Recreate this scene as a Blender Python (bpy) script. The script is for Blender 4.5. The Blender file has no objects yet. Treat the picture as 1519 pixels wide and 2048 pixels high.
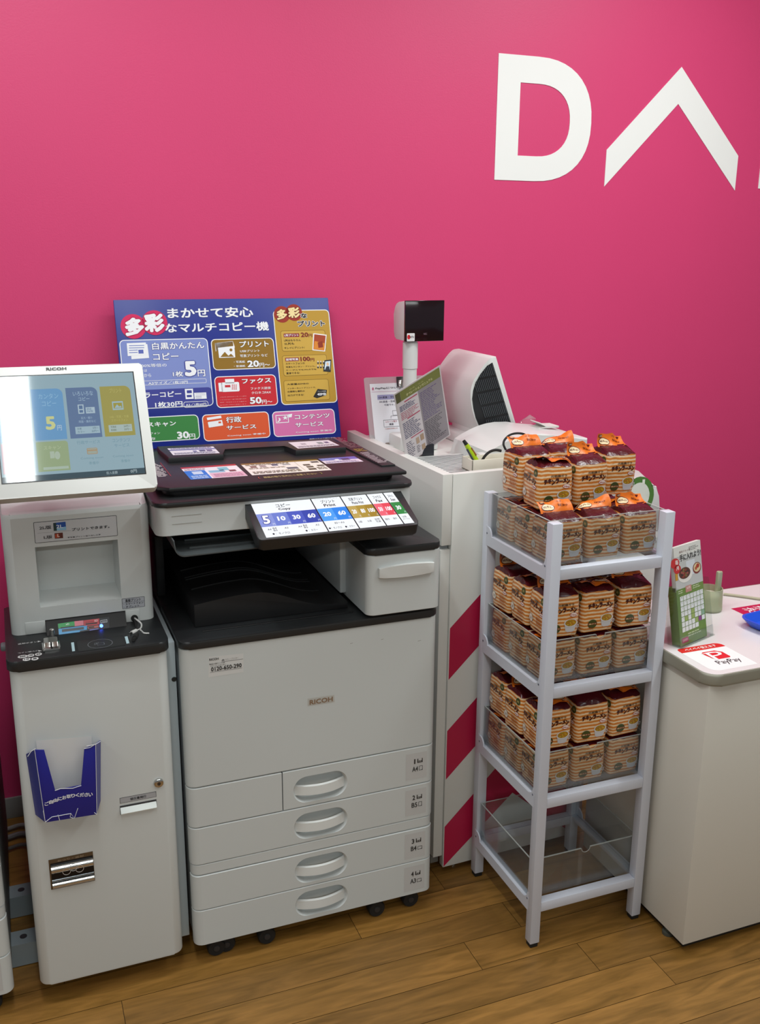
import bpy, bmesh, math, random
from mathutils import Vector, Matrix
from mathutils.geometry import tessellate_polygon
random.seed(7)
S = bpy.context.scene
COL = S.collection
PI = math.pi

# ------------------------------------------------------------------ camera, world, lights, exposure
F_PX = 1937.0
CAM = Vector((0, 0, 1.578))
CR = Vector((0.9320062, -0.36237952, 0.00674756))
CU = Vector((0.0877156, 0.24358161, 0.96590578))
CF = Vector((0.35166806, 0.89963831, -0.25880591))
cd = bpy.data.cameras.new('camera')
cd.sensor_fit = 'HORIZONTAL'; cd.sensor_width = 36.0; cd.lens = F_PX / 1519 * 36.0
cd.clip_start = 0.05
cam = bpy.data.objects.new('camera', cd); COL.objects.link(cam)
cam.matrix_world = Matrix(((CR.x, CU.x, -CF.x, CAM.x), (CR.y, CU.y, -CF.y, CAM.y), (CR.z, CU.z, -CF.z, CAM.z), (0, 0, 0, 1)))
S.camera = cam
S.view_settings.view_transform = 'Standard'; S.view_settings.look = 'None'
S.view_settings.gamma = 1; S.view_settings.exposure = 0.16
S.cycles.use_denoising = True
S.cycles.transparent_max_bounces = 32
S.cycles.max_bounces = 8
S.cycles.sample_clamp_indirect = 4.0
wd = bpy.data.worlds.new('store'); S.world = wd; wd.use_nodes = True
wd.node_tree.nodes['Background'].inputs[0].default_value = (0.90, 0.98, 1.0, 1)
wd.node_tree.nodes['Background'].inputs[1].default_value = 0.19
CEIL = 2.75
def area(name, x, y, z, sx, sy, power, col=(0.94, 1.0, 0.985)):
    l = bpy.data.lights.new(name, 'AREA'); l.shape = 'RECTANGLE'; l.size = sx; l.size_y = sy; l.energy = power; l.color = col
    o = bpy.data.objects.new(name, l); COL.objects.link(o); o.location = (x, y, z)
    return o
for _x, _p in ((0.035, 18), (1.9, 23), (-1.8, 12)):
    area('ceiling_tube_light', _x, 0.95, CEIL - 0.03, 0.10, 2.3, _p)
area('ceiling_panel_light', 0.9, 1.72, CEIL - 0.03, 3.2, 0.12, 20)
area('ceiling_panel_light', 0.3, -2.2, CEIL - 0.03, 4.0, 0.3, 62)

# ------------------------------------------------------------------ small tools
def ray(u, v):
    return CF + CR * ((u - 759.5) / F_PX) - CU * ((v - 1024) / F_PX)
def P(u, v, pt, n):
    """a measured photo point on a known real plane (pt, n)"""
    d = ray(u, v); t = (Vector(pt) - CAM).dot(Vector(n)) / d.dot(Vector(n))
    return CAM + d * t
def PY(u, v, y): return P(u, v, (0, y, 0), (0, 1, 0))
def PZ(u, v, z): return P(u, v, (0, 0, z), (0, 0, 1))
def crop(x0, y0, s): return lambda X, Y: (x0 + X * s, y0 + Y * s)

def lin(h):
    h = h.lstrip('#'); r = []
    for i in (0, 2, 4):
        c = int(h[i:i + 2], 16) / 255
        r.append(c / 12.92 if c <= 0.04045 else ((c + 0.055) / 1.055) ** 2.4)
    return (*r, 1)
_M = {}
def mat(hexc, rough=0.5, metal=0.0, spec=0.5, coat=0.0, name=None):
    k = (hexc, rough, metal, spec, coat)
    if k in _M: return _M[k]
    m = bpy.data.materials.new(name or ('paint_' + hexc.lstrip('#'))); m.use_nodes = True
    b = m.node_tree.nodes['Principled BSDF']
    b.inputs['Base Color'].default_value = lin(hexc); b.inputs['Roughness'].default_value = rough
    b.inputs['Metallic'].default_value = metal; b.inputs['Specular IOR Level'].default_value = spec
    b.inputs['Coat Weight'].default_value = coat
    _M[k] = m; return m
def screen(hexc, strength, rough=0.1, spec=0.5):
    k = ('scr', hexc, strength, rough, spec)
    if k in _M: return _M[k]
    m = bpy.data.materials.new('lit_screen'); m.use_nodes = True
    b = m.node_tree.nodes['Principled BSDF']
    b.inputs['Base Color'].default_value = (0.01, 0.012, 0.014, 1); b.inputs['Roughness'].default_value = rough
    b.inputs['Specular IOR Level'].default_value = spec
    b.inputs['Emission Color'].default_value = lin(hexc); b.inputs['Emission Strength'].default_value = strength
    _M[k] = m; return m
def speckle(hexc, rough, bump, scale, name, var=0.05):
    m = bpy.data.materials.new(name); m.use_nodes = True; nt = m.node_tree; b = nt.nodes['Principled BSDF']
    tc = nt.nodes.new('ShaderNodeTexCoord'); n = nt.nodes.new('ShaderNodeTexNoise'); n.inputs['Scale'].default_value = scale
    n2 = nt.nodes.new('ShaderNodeTexNoise'); n2.inputs['Scale'].default_value = 3.0
    mx = nt.nodes.new('ShaderNodeMixRGB'); c = lin(hexc)
    mx.inputs[1].default_value = tuple(x * (1 - var) for x in c[:3]) + (1,); mx.inputs[2].default_value = tuple(min(1, x * (1 + var)) for x in c[:3]) + (1,)
    bp = nt.nodes.new('ShaderNodeBump'); bp.inputs['Strength'].default_value = bump; bp.inputs['Distance'].default_value = 0.001
    L = nt.links.new
    L(tc.outputs['Object'], n.inputs['Vector']); L(tc.outputs['Object'], n2.inputs['Vector']); L(n2.outputs[0], mx.inputs[0]); L(mx.outputs[0], b.inputs['Base Color'])
    L(n.outputs[0], bp.inputs['Height']); L(bp.outputs[0], b.inputs['Normal']); b.inputs['Roughness'].default_value = rough
    return m
def acrylic(tint=(0.93, 0.95, 0.95), gloss=0.11, name='clear_acrylic', haze=0.0, body=(0.85, 0.87, 0.86)):
    m = bpy.data.materials.new(name); m.use_nodes = True; nt = m.node_tree; nt.nodes.clear()
    out = nt.nodes.new('ShaderNodeOutputMaterial'); t = nt.nodes.new('ShaderNodeBsdfTransparent'); t.inputs[0].default_value = (*tint, 1)
    g = nt.nodes.new('ShaderNodeBsdfGlossy'); g.inputs['Roughness'].default_value = 0.04
    lw = nt.nodes.new('ShaderNodeLayerWeight'); lw.inputs[0].default_value = .5
    pw = nt.nodes.new('ShaderNodeMath'); pw.operation = 'POWER'; pw.inputs[1].default_value = 4.0
    fr = nt.nodes.new('ShaderNodeMath'); fr.operation = 'MULTIPLY_ADD'; fr.inputs[1].default_value = .55; fr.inputs[2].default_value = .045
    mx = nt.nodes.new('ShaderNodeMixShader'); L = nt.links.new
    L(lw.outputs['Facing'], pw.inputs[0]); L(pw.outputs[0], fr.inputs[0])
    L(fr.outputs[0], mx.inputs[0]); L(t.outputs[0], mx.inputs[1]); L(g.outputs[0], mx.inputs[2])
    last = mx
    if haze:
        d = nt.nodes.new('ShaderNodeBsdfDiffuse'); d.inputs[0].default_value = (*body, 1)
        m2 = nt.nodes.new('ShaderNodeMixShader'); m2.inputs[0].default_value = haze
        L(mx.outputs[0], m2.inputs[1]); L(d.outputs[0], m2.inputs[2]); last = m2
    L(last.outputs[0], out.inputs[0])
    return m

def rr(x0, y0, x1, y1, r, n=5):
    """rounded rectangle, counter-clockwise; r = one radius or four (bl, br, tr, tl)"""
    rs = r if isinstance(r, (tuple, list)) else (r,) * 4
    pts = []
    for (cx, cy, a0), q in zip(((x0, y0, PI), (x1, y0, 1.5 * PI), (x1, y1, 0), (x0, y1, .5 * PI)), rs):
        if q <= 0: pts.append((cx, cy)); continue
        ox = cx + q if cx == x0 else cx - q; oy = cy + q if cy == y0 else cy - q
        for i in range(n + 1):
            a = a0 + .5 * PI * i / n; pts.append((ox + q * math.cos(a), oy + q * math.sin(a)))
    return pts
def ell(cx, cy, rx, ry, n=24): return [(cx + rx * math.cos(2 * PI * i / n), cy + ry * math.sin(2 * PI * i / n)) for i in range(n)]

class MB:
    """collects shapes into one mesh with several materials"""
    def __init__(s): s.v = []; s.f = []; s.m = []; s.mats = []; s.flat = set()
    def mi(s, m):
        if m not in s.mats: s.mats.append(m)
        return s.mats.index(m)
    def add(s, vs, fs, m, flat=False):
        o = len(s.v); k = s.mi(m); s.v += [Vector(v) for v in vs]
        for f in fs:
            s.f.append(tuple(i + o for i in f)); s.m.append(k)
        return s
    def _bm(s, bm, m, xf=None):
        bm.verts.ensure_lookup_table(); bm.verts.index_update()
        bmesh.ops.recalc_face_normals(bm, faces=bm.faces)
        s.add([(xf @ v.co if xf else v.co.copy()) for v in bm.verts], [[v.index for v in f.verts] for f in bm.faces], m); bm.free(); return s
    def box(s, x0, x1, y0, y1, z0, z1, m, bev=0.0, seg=2, xf=None):
        bm = bmesh.new(); bmesh.ops.create_cube(bm, size=1)
        for v in bm.verts: v.co = Vector(((x0 + x1) / 2 + v.co.x * (x1 - x0), (y0 + y1) / 2 + v.co.y * (y1 - y0), (z0 + z1) / 2 + v.co.z * (z1 - z0)))
        if bev: bmesh.ops.bevel(bm, geom=bm.edges[:], offset=bev, segments=seg, profile=.5, affect='EDGES', clamp_overlap=True)
        return s._bm(bm, m, xf)
    def prism(s, pts, ax, a, b, m, bev=0.0, seg=2, xf=None):
        """closed polygon pts (the other two axes, in xyz order) extruded along ax from a to b"""
        k = {'x': lambda p, t: (t, p[0], p[1]), 'y': lambda p, t: (p[0], t, p[1]), 'z': lambda p, t: (p[0], p[1], t)}[ax]
        bm = bmesh.new(); A = [bm.verts.new(k(p, a)) for p in pts]; B = [bm.verts.new(k(p, b)) for p in pts]
        n = len(pts); fa = bm.faces.new(A); fb = bm.faces.new(B[::-1])
        for i in range(n): bm.faces.new((A[i], B[i], B[(i + 1) % n], A[(i + 1) % n]))
        if bev:
            es = [e for e in bm.edges if (fa in e.link_faces or fb in e.link_faces)]
            bmesh.ops.bevel(bm, geom=es, offset=bev, segments=seg, profile=.5, affect='EDGES', clamp_overlap=True)
        return s._bm(bm, m, xf)
    def tube(s, pts, r, m, n=8, cap=True):
        pts = [Vector(p) for p in pts]; vs = []; fs = []; up = None
        for i, p in enumerate(pts):
            t = (pts[min(i + 1, len(pts) - 1)] - pts[max(i - 1, 0)]).normalized()
            if up is None: up = Vector((0, 0, 1)) if abs(t.z) < .9 else Vector((1, 0, 0))
            a = t.cross(up).normalized(); b = a.cross(t).normalized(); up = b
            q = r[i] if isinstance(r, (list, tuple)) else r
            vs += [p + (a * math.cos(2 * PI * j / n) + b * math.sin(2 * PI * j / n)) * q for j in range(n)]
        for i in range(len(pts) - 1):
            for j in range(n): fs.append((i * n + j, i * n + (j + 1) % n, (i + 1) * n + (j + 1) % n, (i + 1) * n + j))
        if cap: fs.append(tuple(range(n))[::-1]); fs.append(tuple((len(pts) - 1) * n + j for j in range(n)))
        return s.add(vs, fs, m)
    def lathe(s, prof, c, m, n=24, ax='z', cap=True):
        vs = []; fs = []; c = Vector(c)
        for r, t in prof:
            for j in range(n):
                x, y = r * math.cos(2 * PI * j / n), r * math.sin(2 * PI * j / n)
                vs.append(c + Vector({'z': (x, y, t), 'y': (x, t, -y), 'x': (t, x, y)}[ax]))
        for i in range(len(prof) - 1):
            for j in range(n): fs.append((i * n + j, i * n + (j + 1) % n, (i + 1) * n + (j + 1) % n, (i + 1) * n + j))
        if cap: fs.append(tuple(range(n))[::-1]); fs.append(tuple((len(prof) - 1) * n + j for j in range(n)))
        return s.add(vs, fs, m)
    def merge(s, o):
        k = len(s.v); s.v += o.v
        for f, mi in zip(o.f, o.m): s.f.append(tuple(i + k for i in f)); s.m.append(s.mi(o.mats[mi]))
        return s

INFO = {}
def build(name, mb, parent=None, local=False, angle=40, fix=False):
    """one mesh object; vertices are given in world space unless local (then in the parent's frame)"""
    me = bpy.data.meshes.new(name)
    vs = mb.v
    if parent is not None and not local:
        inv = INFO[parent.name]; vs = [inv @ v for v in vs]
    me.from_pydata([tuple(v) for v in vs], [], mb.f)
    for m in mb.mats: me.materials.append(m)
    me.polygons.foreach_set('material_index', mb.m)
    me.polygons.foreach_set('use_smooth', [True] * len(mb.f))
    me.update(); me.set_sharp_from_angle(angle=math.radians(angle))
    o = bpy.data.objects.new(name, me); COL.objects.link(o)
    if parent is not None: o.parent = parent; INFO[o.name] = INFO[parent.name]
    else: INFO[o.name] = Matrix()
    return o
def tag(o, label, cat, group=None):
    o['label'] = label; o['category'] = cat
    if group: o['group'] = group
    return o
def struct(o, label=None):
    o['kind'] = 'structure'
    if label: o['label'] = label
    return o
def thing(name, label, cat, loc=(0, 0, 0), rz=0.0, group=None):
    o = bpy.data.objects.new(name, None); COL.objects.link(o); o.location = loc; o.rotation_euler = (0, 0, rz); o.empty_display_size = .05
    INFO[o.name] = (Matrix.Translation(loc) @ Matrix.Rotation(rz, 4, 'Z')).inverted()
    return tag(o, label, cat, group)
def mono(name, mb, label, cat, loc, group=None):
    """a thing that is one mesh, with its origin at its base"""
    for i in range(len(mb.v)): mb.v[i] = mb.v[i] - Vector(loc)
    o = build(name, mb); o.location = loc; INFO[o.name] = Matrix.Translation(loc).inverted()
    return tag(o, label, cat, group)
def dup_tree(o, parent=None):
    c = o.copy(); COL.objects.link(c)
    if parent is not None: c.parent = parent
    for ch in o.children: dup_tree(ch, c)
    return c

# ---- flat printing (lettering, stickers, screens): layered polygons on a real surface
_T = {}
def glyphs(s, bold=0.0, res=2):
    k = (s, bold, res)
    if k in _T: return _T[k]
    c = bpy.data.curves.new('t', 'FONT'); c.body = s; c.resolution_u = res; c.offset = bold
    o = bpy.data.objects.new('t', c); me = o.to_mesh()
    vs = [(v.co.x, v.co.y) for v in me.vertices]; fs = [tuple(p.vertices) for p in me.polygons]
    o.to_mesh_clear(); bpy.data.objects.remove(o); bpy.data.curves.remove(c)
    if not vs: vs = [(0, 0), (1, 0), (1, 1)]; fs = []
    _T[k] = (vs, fs); return _T[k]
class Art:
    EPS = 0.00022
    def __init__(s, o, ex, ey, mk=None, base=0.0003, warp=None):
        s.o = Vector(o); s.ex = Vector(ex).normalized(); s.ey = Vector(ey).normalized(); s.n = s.ex.cross(s.ey).normalized()
        s.mb = MB(); s.mk = mk or (lambda c: mat(c, .45)); s.base = base; s.warp = warp; s.cr = lambda X, Y: (X, Y)
    def q(s, u, v):
        u, v = s.cr(u, v); w = P(u, v, s.o, s.n) - s.o; return (w.dot(s.ex), w.dot(s.ey))
    def put(s, vs, fs, c, l):
        h = s.base + l * s.EPS; m = s.mk(c) if isinstance(c, str) else c
        s.mb.add([(s.warp(x, y, h) if s.warp else s.o + s.ex * x + s.ey * y + s.n * h) for x, y in vs], fs, m)
    def poly(s, pts, c, l=1):
        area2 = sum(pts[i][0] * pts[(i + 1) % len(pts)][1] - pts[(i + 1) % len(pts)][0] * pts[i][1] for i in range(len(pts)))
        if area2 < 0: pts = pts[::-1]
        s.put(pts, [tuple(range(len(pts)))], c, l)
    def rect(s, x0, y0, x1, y1, c, l=1, r=0): s.poly(rr(x0, y0, x1, y1, r) if r else [(x0, y0), (x1, y0), (x1, y1), (x0, y1)], c, l)
    def ell(s, cx, cy, rx, ry, c, l=1):
        if not s.warp: return s.poly(ell(cx, cy, rx, ry), c, l)
        vs = [(cx, cy)]; n = 24; fs = []
        for k in (1, 2, 3, 4): vs += ell(cx, cy, rx * k / 4, ry * k / 4, n)
        for i in range(n):
            j = (i + 1) % n; fs.append((0, 1 + i, 1 + j))
            for k in range(3): fs.append((1 + k * n + i, 1 + (k + 1) * n + i, 1 + (k + 1) * n + j, 1 + k * n + j))
        s.put(vs, fs, c, l)
    def line(s, a, b, w, c, l=2):
        d = Vector((b[0] - a[0], b[1] - a[1])); n = Vector((-d.y, d.x)).normalized() * w / 2
        s.poly([(a[0] + n.x, a[1] + n.y), (a[0] - n.x, a[1] - n.y), (b[0] - n.x, b[1] - n.y), (b[0] + n.x, b[1] + n.y)], c, l)
    def outline(s, x0, y0, x1, y1, w, c, l=2, r=0):
        A = rr(x0, y0, x1, y1, r) if r else [(x0, y0), (x1, y0), (x1, y1), (x0, y1)]
        B = rr(x0 + w, y0 + w, x1 - w, y1 - w, max(r - w, 1e-4)) if r else [(x0 + w, y0 + w), (x1 - w, y0 + w), (x1 - w, y1 - w), (x0 + w, y1 - w)]
        n = len(A); s.put(A + B, [(i, (i + 1) % n, n + (i + 1) % n, n + i) for i in range(n)], c, l)
    def text(s, t, x0, y0, x1, y1, c, bold=.015, l=4, edge=None, ew=.05, rot=0.0):
        """lettering fitted into the box"""
        vs, fs = glyphs(t, 0.0); X = [v[0] for v in vs]; Y = [v[1] for v in vs]
        a, b, e, d = min(X) - bold, max(X) + bold, min(Y) - bold, max(Y) + bold; kx = (x1 - x0) / max(b - a, 1e-6); ky = (y1 - y0) / max(d - e, 1e-6)
        cx, cy = (x0 + x1) / 2, (y0 + y1) / 2; cr, sr = math.cos(rot), math.sin(rot)
        def fit(V, dx=0.0, dy=0.0):
            R = []
            for x, y in V:
                p, q = x0 + (x + dx - a) * kx - cx, y0 + (y + dy - e) * ky - cy; R.append((cx + p * cr - q * sr, cy + p * sr + q * cr))
            return R
        if edge:
            for i in range(10):
                t_ = 2 * PI * i / 10; s.put(fit(vs, (bold + ew) * math.cos(t_), (bold + ew) * math.sin(t_)), fs, edge, l - 1.9 + .09 * i)
        s.put(fit(vs), fs, c, l)
        if bold > .006:
            n = 8 if bold > .035 else 4
            for i in range(n):
                t_ = 2 * PI * (i + .5) / n; s.put(fit(vs, bold * math.cos(t_), bold * math.sin(t_)), fs, c, l - .09 * (n - i))
    # the same with measured photo points
    def qrect(s, u0, v0, u1, v1, c, l=1, r=0):
        a = s.q(u0, v1); b = s.q(u1, v0); s.rect(a[0], a[1], b[0], b[1], c, l, r)
    def qoutline(s, u0, v0, u1, v1, w, c, l=2, r=0):
        a = s.q(u0, v1); b = s.q(u1, v0); s.outline(a[0], a[1], b[0], b[1], w, c, l, r)
    def qpoly(s, pts, c, l=1): s.poly([s.q(*p) for p in pts], c, l)
    def qtext(s, t, bl, tr, c, bold=.015, l=4, edge=None, ew=.05):
        a = s.q(*bl); b = s.q(*tr); s.text(t, a[0], a[1], b[0], b[1], c, bold, l, edge, ew)
    def qtb(s, t, x0, y0, x1, h, c, bold=.015, l=4, edge=None, ew=.05):
        """baseline-left photo point, right end, height, for print that runs uphill in the photo"""
        a = s.q(x0, y0); b = s.q(x0, y0 - h); e = s.q(x1, y0); s.text(t, a[0], a[1], e[0], b[1], c, bold, l, edge, ew)
    def lines(s, x0, y0, x1, y1, n, c, l=2, fill=.45, seed=1):
        """rows of small print too fine to read in the photo"""
        rnd = random.Random(seed); h = (y1 - y0) / n
        for i in range(n):
            y = y1 - (i + .75) * h; x = x0
            e = x0 + (x1 - x0) * rnd.uniform(.6, 1)
            while x < e:
                w = rnd.uniform(.4, 1.2) * h * 2; s.rect(x, y, min(x + w, e), y + h * fill, c, l); x += w + h * .35

# ------------------------------------------------------------------ palette
WHITE = speckle('#cbd0d0', .42, .12, 900, 'grey_white_moulded_plastic', .02)
WHITE2 = mat('#d6d8d6', .35, name='white_plastic')
KWHITE = speckle('#cdd1d0', .4, .1, 900, 'kiosk_painted_steel', .02)
GREY = mat('#9aa0a3', .5, name='grey_side_panel')
DARK = speckle('#242628', .38, .25, 1200, 'charcoal_textured_plastic', .06)
DARK2 = speckle('#161618', .5, .2, 1200, 'black_textured_plastic', .06)
GAP = mat('#3a3a38', .8, name='shadow_gap_plastic')
CHROME = mat('#c8c8c6', .18, 1.0, name='polished_steel')
RUBBER = mat('#161616', .7, name='black_rubber')

# ------------------------------------------------------------------ setting
YW = 2.68
def wall_material():
    m = speckle('#d83f75', .5, .25, 260, 'pink_wall_sheet', .03); return m
WALLM = wall_material()
struct(build('wall_back', MB().box(-3.2, 5.2, YW, YW + .1, 0, CEIL, WALLM)), 'bright pink shop wall behind the machines')
struct(build('baseboard_back', MB().box(-3.2, 5.2, YW - .008, YW, 0, .065, mat('#8a8a88', .5), .002)), 'grey baseboard along the pink wall')
struct(build('ceiling', MB().box(-3.2, 5.2, -3.5, YW + .1, CEIL, CEIL + .1, mat('#e6e6e2', .8))), 'white shop ceiling')
def floor():
    m = bpy.data.materials.new('oak_planks'); m.use_nodes = True; nt = m.node_tree; b = nt.nodes['Principled BSDF']; L = nt.links.new
    N = nt.nodes.new; tc = N('ShaderNodeTexCoord'); ge = N('ShaderNodeNewGeometry'); mp = N('ShaderNodeMapping'); mp.inputs['Scale'].default_value = (2.0, 15, 1)
    off = N('ShaderNodeVectorMath'); off.operation = 'MULTIPLY_ADD'; off.inputs[1].default_value = (37, 91, 13)
    L(ge.outputs['Random Per Island'], off.inputs[0]); L(tc.outputs['Object'], off.inputs[2]); L(off.outputs[0], mp.inputs['Vector'])
    n1 = N('ShaderNodeTexNoise'); n1.inputs['Scale'].default_value = 2.2; n1.inputs['Detail'].default_value = 6; n1.inputs['Distortion'].default_value = 1.2; L(mp.outputs[0], n1.inputs['Vector'])
    n2 = N('ShaderNodeTexNoise'); n2.inputs['Scale'].default_value = 9; n2.inputs['Detail'].default_value = 8; L(mp.outputs[0], n2.inputs['Vector'])
    r1 = N('ShaderNodeValToRGB'); e = r1.color_ramp.elements
    e[0].position = .3; e[0].color = lin('#70501f'); e[1].position = .72; e[1].color = lin('#9b7036')
    L(n1.outputs[0], r1.inputs[0])
    r2 = N('ShaderNodeValToRGB'); r2.color_ramp.elements[0].color = (.82, .80, .77, 1); r2.color_ramp.elements[0].position = .3; r2.color_ramp.elements[1].color = (1.08, 1.06, 1.03, 1); r2.color_ramp.elements[1].position = .6
    L(n2.outputs[0], r2.inputs[0])
    mx = N('ShaderNodeMixRGB'); mx.blend_type = 'MULTIPLY'; mx.inputs[0].default_value = .6; L(r1.outputs[0], mx.inputs[1]); L(r2.outputs[0], mx.inputs[2])
    hv = N('ShaderNodeHueSaturation'); mr = N('ShaderNodeMapRange'); mr.inputs['To Min'].default_value = .8; mr.inputs['To Max'].default_value = 1.15
    L(ge.outputs['Random Per Island'], mr.inputs[0]); L(mr.outputs[0], hv.inputs['Value']); L(mx.outputs[0], hv.inputs['Color']); L(hv.outputs[0], b.inputs['Base Color'])
    b.inputs['Roughness'].default_value = .42
    bp = N('ShaderNodeBump'); bp.inputs['Strength'].default_value = .08; bp.inputs['Distance'].default_value = .001; L(n2.outputs[0], bp.inputs['Height']); L(bp.outputs[0], b.inputs['Normal'])
    mb = MB(); mb.box(-3.2, 5.2, -3.5, YW + .1, -.1, -.004, mat('#2a1a0c', .8))
    W = .0975; rnd = random.Random(3)
    seams = {0: 1.287, -1: 1.518, 1: 1.152, 2: .903, 3: .124, 4: .681, 5: .945}
    g = .0006
    k = -52
    while True:
        y0 = 1.4525 + k * W
        if y0 > YW: break
        s0 = seams.get(k, rnd.uniform(0, .93)); x = s0 - .9335 * 8
        while x < 5.2:
            a, c = max(x + g, -3.2), min(x + .9335 - g, 5.2)
            if c > a: mb.add([(a, y0 + g, -.0003), (c, y0 + g, -.0003), (c, min(y0 + W - g, YW), -.0003), (a, min(y0 + W - g, YW), -.0003)], [(0, 1, 2, 3)], m)
            x += .9335
        k += 1
    return struct(build('floor', mb), 'brown wood plank floor')
floor()

# big white cut-out letters on the wall
VINYL = mat('#f4f5f3', .45, name='white_vinyl')
def letter(name, label, outer, hole=None):
    y0, y1 = YW - .0018, YW - .0002; mb = MB()
    loops = [[Vector((p[0], p[1], 0)) for p in outer]] + ([[Vector((p[0], p[1], 0)) for p in hole]] if hole else [])
    tris = tessellate_polygon(loops); allp = [p for l in loops for p in l]; n = len(allp)
    vs = [(p.x, y0, p.y) for p in allp] + [(p.x, y1, p.y) for p in allp]
    mb.add(vs, [tuple(t) for t in tris], VINYL)
    k = 0
    for l in loops:
        for i in range(len(l)):
            a, b = k + i, k + (i + 1) % len(l); mb.add([vs[a], vs[b], vs[b + n], vs[a + n]], [(0, 1, 2, 3)], VINYL)
        k += len(l)
    c = (sum(p[0] for p in outer) / len(outer), y1, min(p[1] for p in outer))
    return mono(name, mb, label, 'wall letter', c, 'white shop name letters on the pink wall')
def dshape(x0, xs, xr, z0, z1, n=22):
    zc = (z0 + z1) / 2; rz = (z1 - z0) / 2; p = [(x0, z0)]
    for i in range(n + 1):
        a = -PI / 2 + PI * i / n; ca, sa = math.cos(a), math.sin(a); e = .86
        p.append((xs + (xr - xs) * abs(ca) ** e, zc + rz * math.copysign(abs(sa) ** e, sa)))
    p.append((x0, z1)); return p
letter('wall_letter', 'large white letter D on the pink wall', dshape(1.4005, 1.53, 1.7207, 1.787, 2.129), dshape(1.4745, 1.535, 1.6463, 1.857, 2.0565))
letter('wall_letter', 'large white chevron shaped letter A without crossbar on the pink wall', [(1.7805, 1.779), (2.031, 2.030), (2.281, 1.781), (2.2815, 1.8874), (2.033, 2.136), (1.7812, 1.885)])
letter('wall_letter', 'white straight letter right of the chevron, mostly cut off by the picture edge', [(2.3756, 1.790), (2.45, 1.790), (2.45, 2.129), (2.3756, 2.129)])

# ------------------------------------------------------------------ copiers
CX, CY, CW, CD = .2958, 1.8875, .587, .665
def front_shell(mb, x0, x1, yf, yb, z0, z1, m, rl=.02, rrr=.02, hole=None, bowl=True):
    """a moulded front: rounded vertical edges, optional oval recess"""
    n = 6; L_ = [(x0 + rl - rl * math.cos(.5 * PI * i / n), yf + rl - rl * math.sin(.5 * PI * i / n)) for i in range(n + 1)] if rl else [(x0, yf)]
    R_ = [(x1 - rrr + rrr * math.sin(.5 * PI * i / n), yf + rrr - rrr * math.cos(.5 * PI * i / n)) for i in range(n + 1)] if rrr else [(x1, yf)]
    plan = [(x0, yb)] + L_ + R_ + [(x1, yb)]; k = len(plan); iL = len(L_)
    e = .0012; ins = []
    cx, cy = (x0 + x1) / 2, yb
    for (x, y) in plan: ins.append((x + (e if x < cx else -e) * (abs(x - cx) > (x1 - x0) / 2 - max(rl, rrr) - .001), y + (e if y < yf + .02 else 0)))
    rings = [[(x, y, z0) for x, y in ins], [(x, y, z0 + e) for x, y in plan], [(x, y, z1 - e) for x, y in plan], [(x, y, z1) for x, y in ins]]
    vs = [p for r in rings for p in r]; fs = []
    for r in range(3):
        for i in range(k - 1):
            if hole and r == 1 and i == iL: continue
            fs.append((r * k + i, r * k + i + 1, (r + 1) * k + i + 1, (r + 1) * k + i))
    fs.append(tuple(range(k))[::-1]); fs.append(tuple(3 * k + i for i in range(k))); fs.append((0, k, 2 * k, 3 * k, 4 * k - 1, 3 * k - 1, 2 * k - 1, k - 1)[::-1])
    mb.add(vs, fs, m)
    if hole:
        hx, hz, hw, hh = hole
        H = rr(hx - hw / 2, hz - hh / 2, hx + hw / 2, hz + hh / 2, hh * .49, 8)
        a, b = plan[iL], plan[iL + 1]
        outer = [(a[0], z0 + e), (b[0], z0 + e), (b[0], z1 - e), (a[0], z1 - e)]
        tr = tessellate_polygon([[Vector((p[0], p[1], 0)) for p in outer], [Vector((p[0], p[1], 0)) for p in H]])
        mb.add([(p[0], yf, p[1]) for p in outer + H], [tuple(t) for t in tr], m)
        def ring(s, y): return [(hx + (p[0] - hx) * s, y, hz + (p[1] - hz) * s) for p in H]
        rs = [ring(1, yf), ring(.97, yf + .002), ring(.94, yf + .008), ring(.90, yf + .019), ring(.75, yf + .022)]; q = len(H)
        fs = [(r * q + i, r * q + (i + 1) % q, (r + 1) * q + (i + 1) % q, (r + 1) * q + i) for r in range(4) for i in range(q)] + [tuple(4 * q + i for i in range(q))]
        mb.add([p for r in rs for p in r], fs, m)
def pull(mb, hx, hz, hw, yf, m):
    """bowed bridge handle across the recess"""
    n = 16; sec = []
    for i in range(n + 1):
        t = -1 + 2 * i / n; x = hx + t * hw / 2 * .97; y = yf + .009 - .017 * (1 - t * t); h = .0105
        zc = hz - .003
        sec.append([(x, y, zc - h), (x, y + .002, zc + h), (x, y + .007, zc + h + .002), (x, y + .009, zc + h - .004), (x, y + .009, zc - h)])
    k = 5; vs = [p for s_ in sec for p in s_]
    fs = [(i * k + j, i * k + (j + 1) % k, (i + 1) * k + (j + 1) % k, (i + 1) * k + j) for i in range(n) for j in range(k)]
    mb.add(vs, [f[::-1] for f in fs], m)

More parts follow.
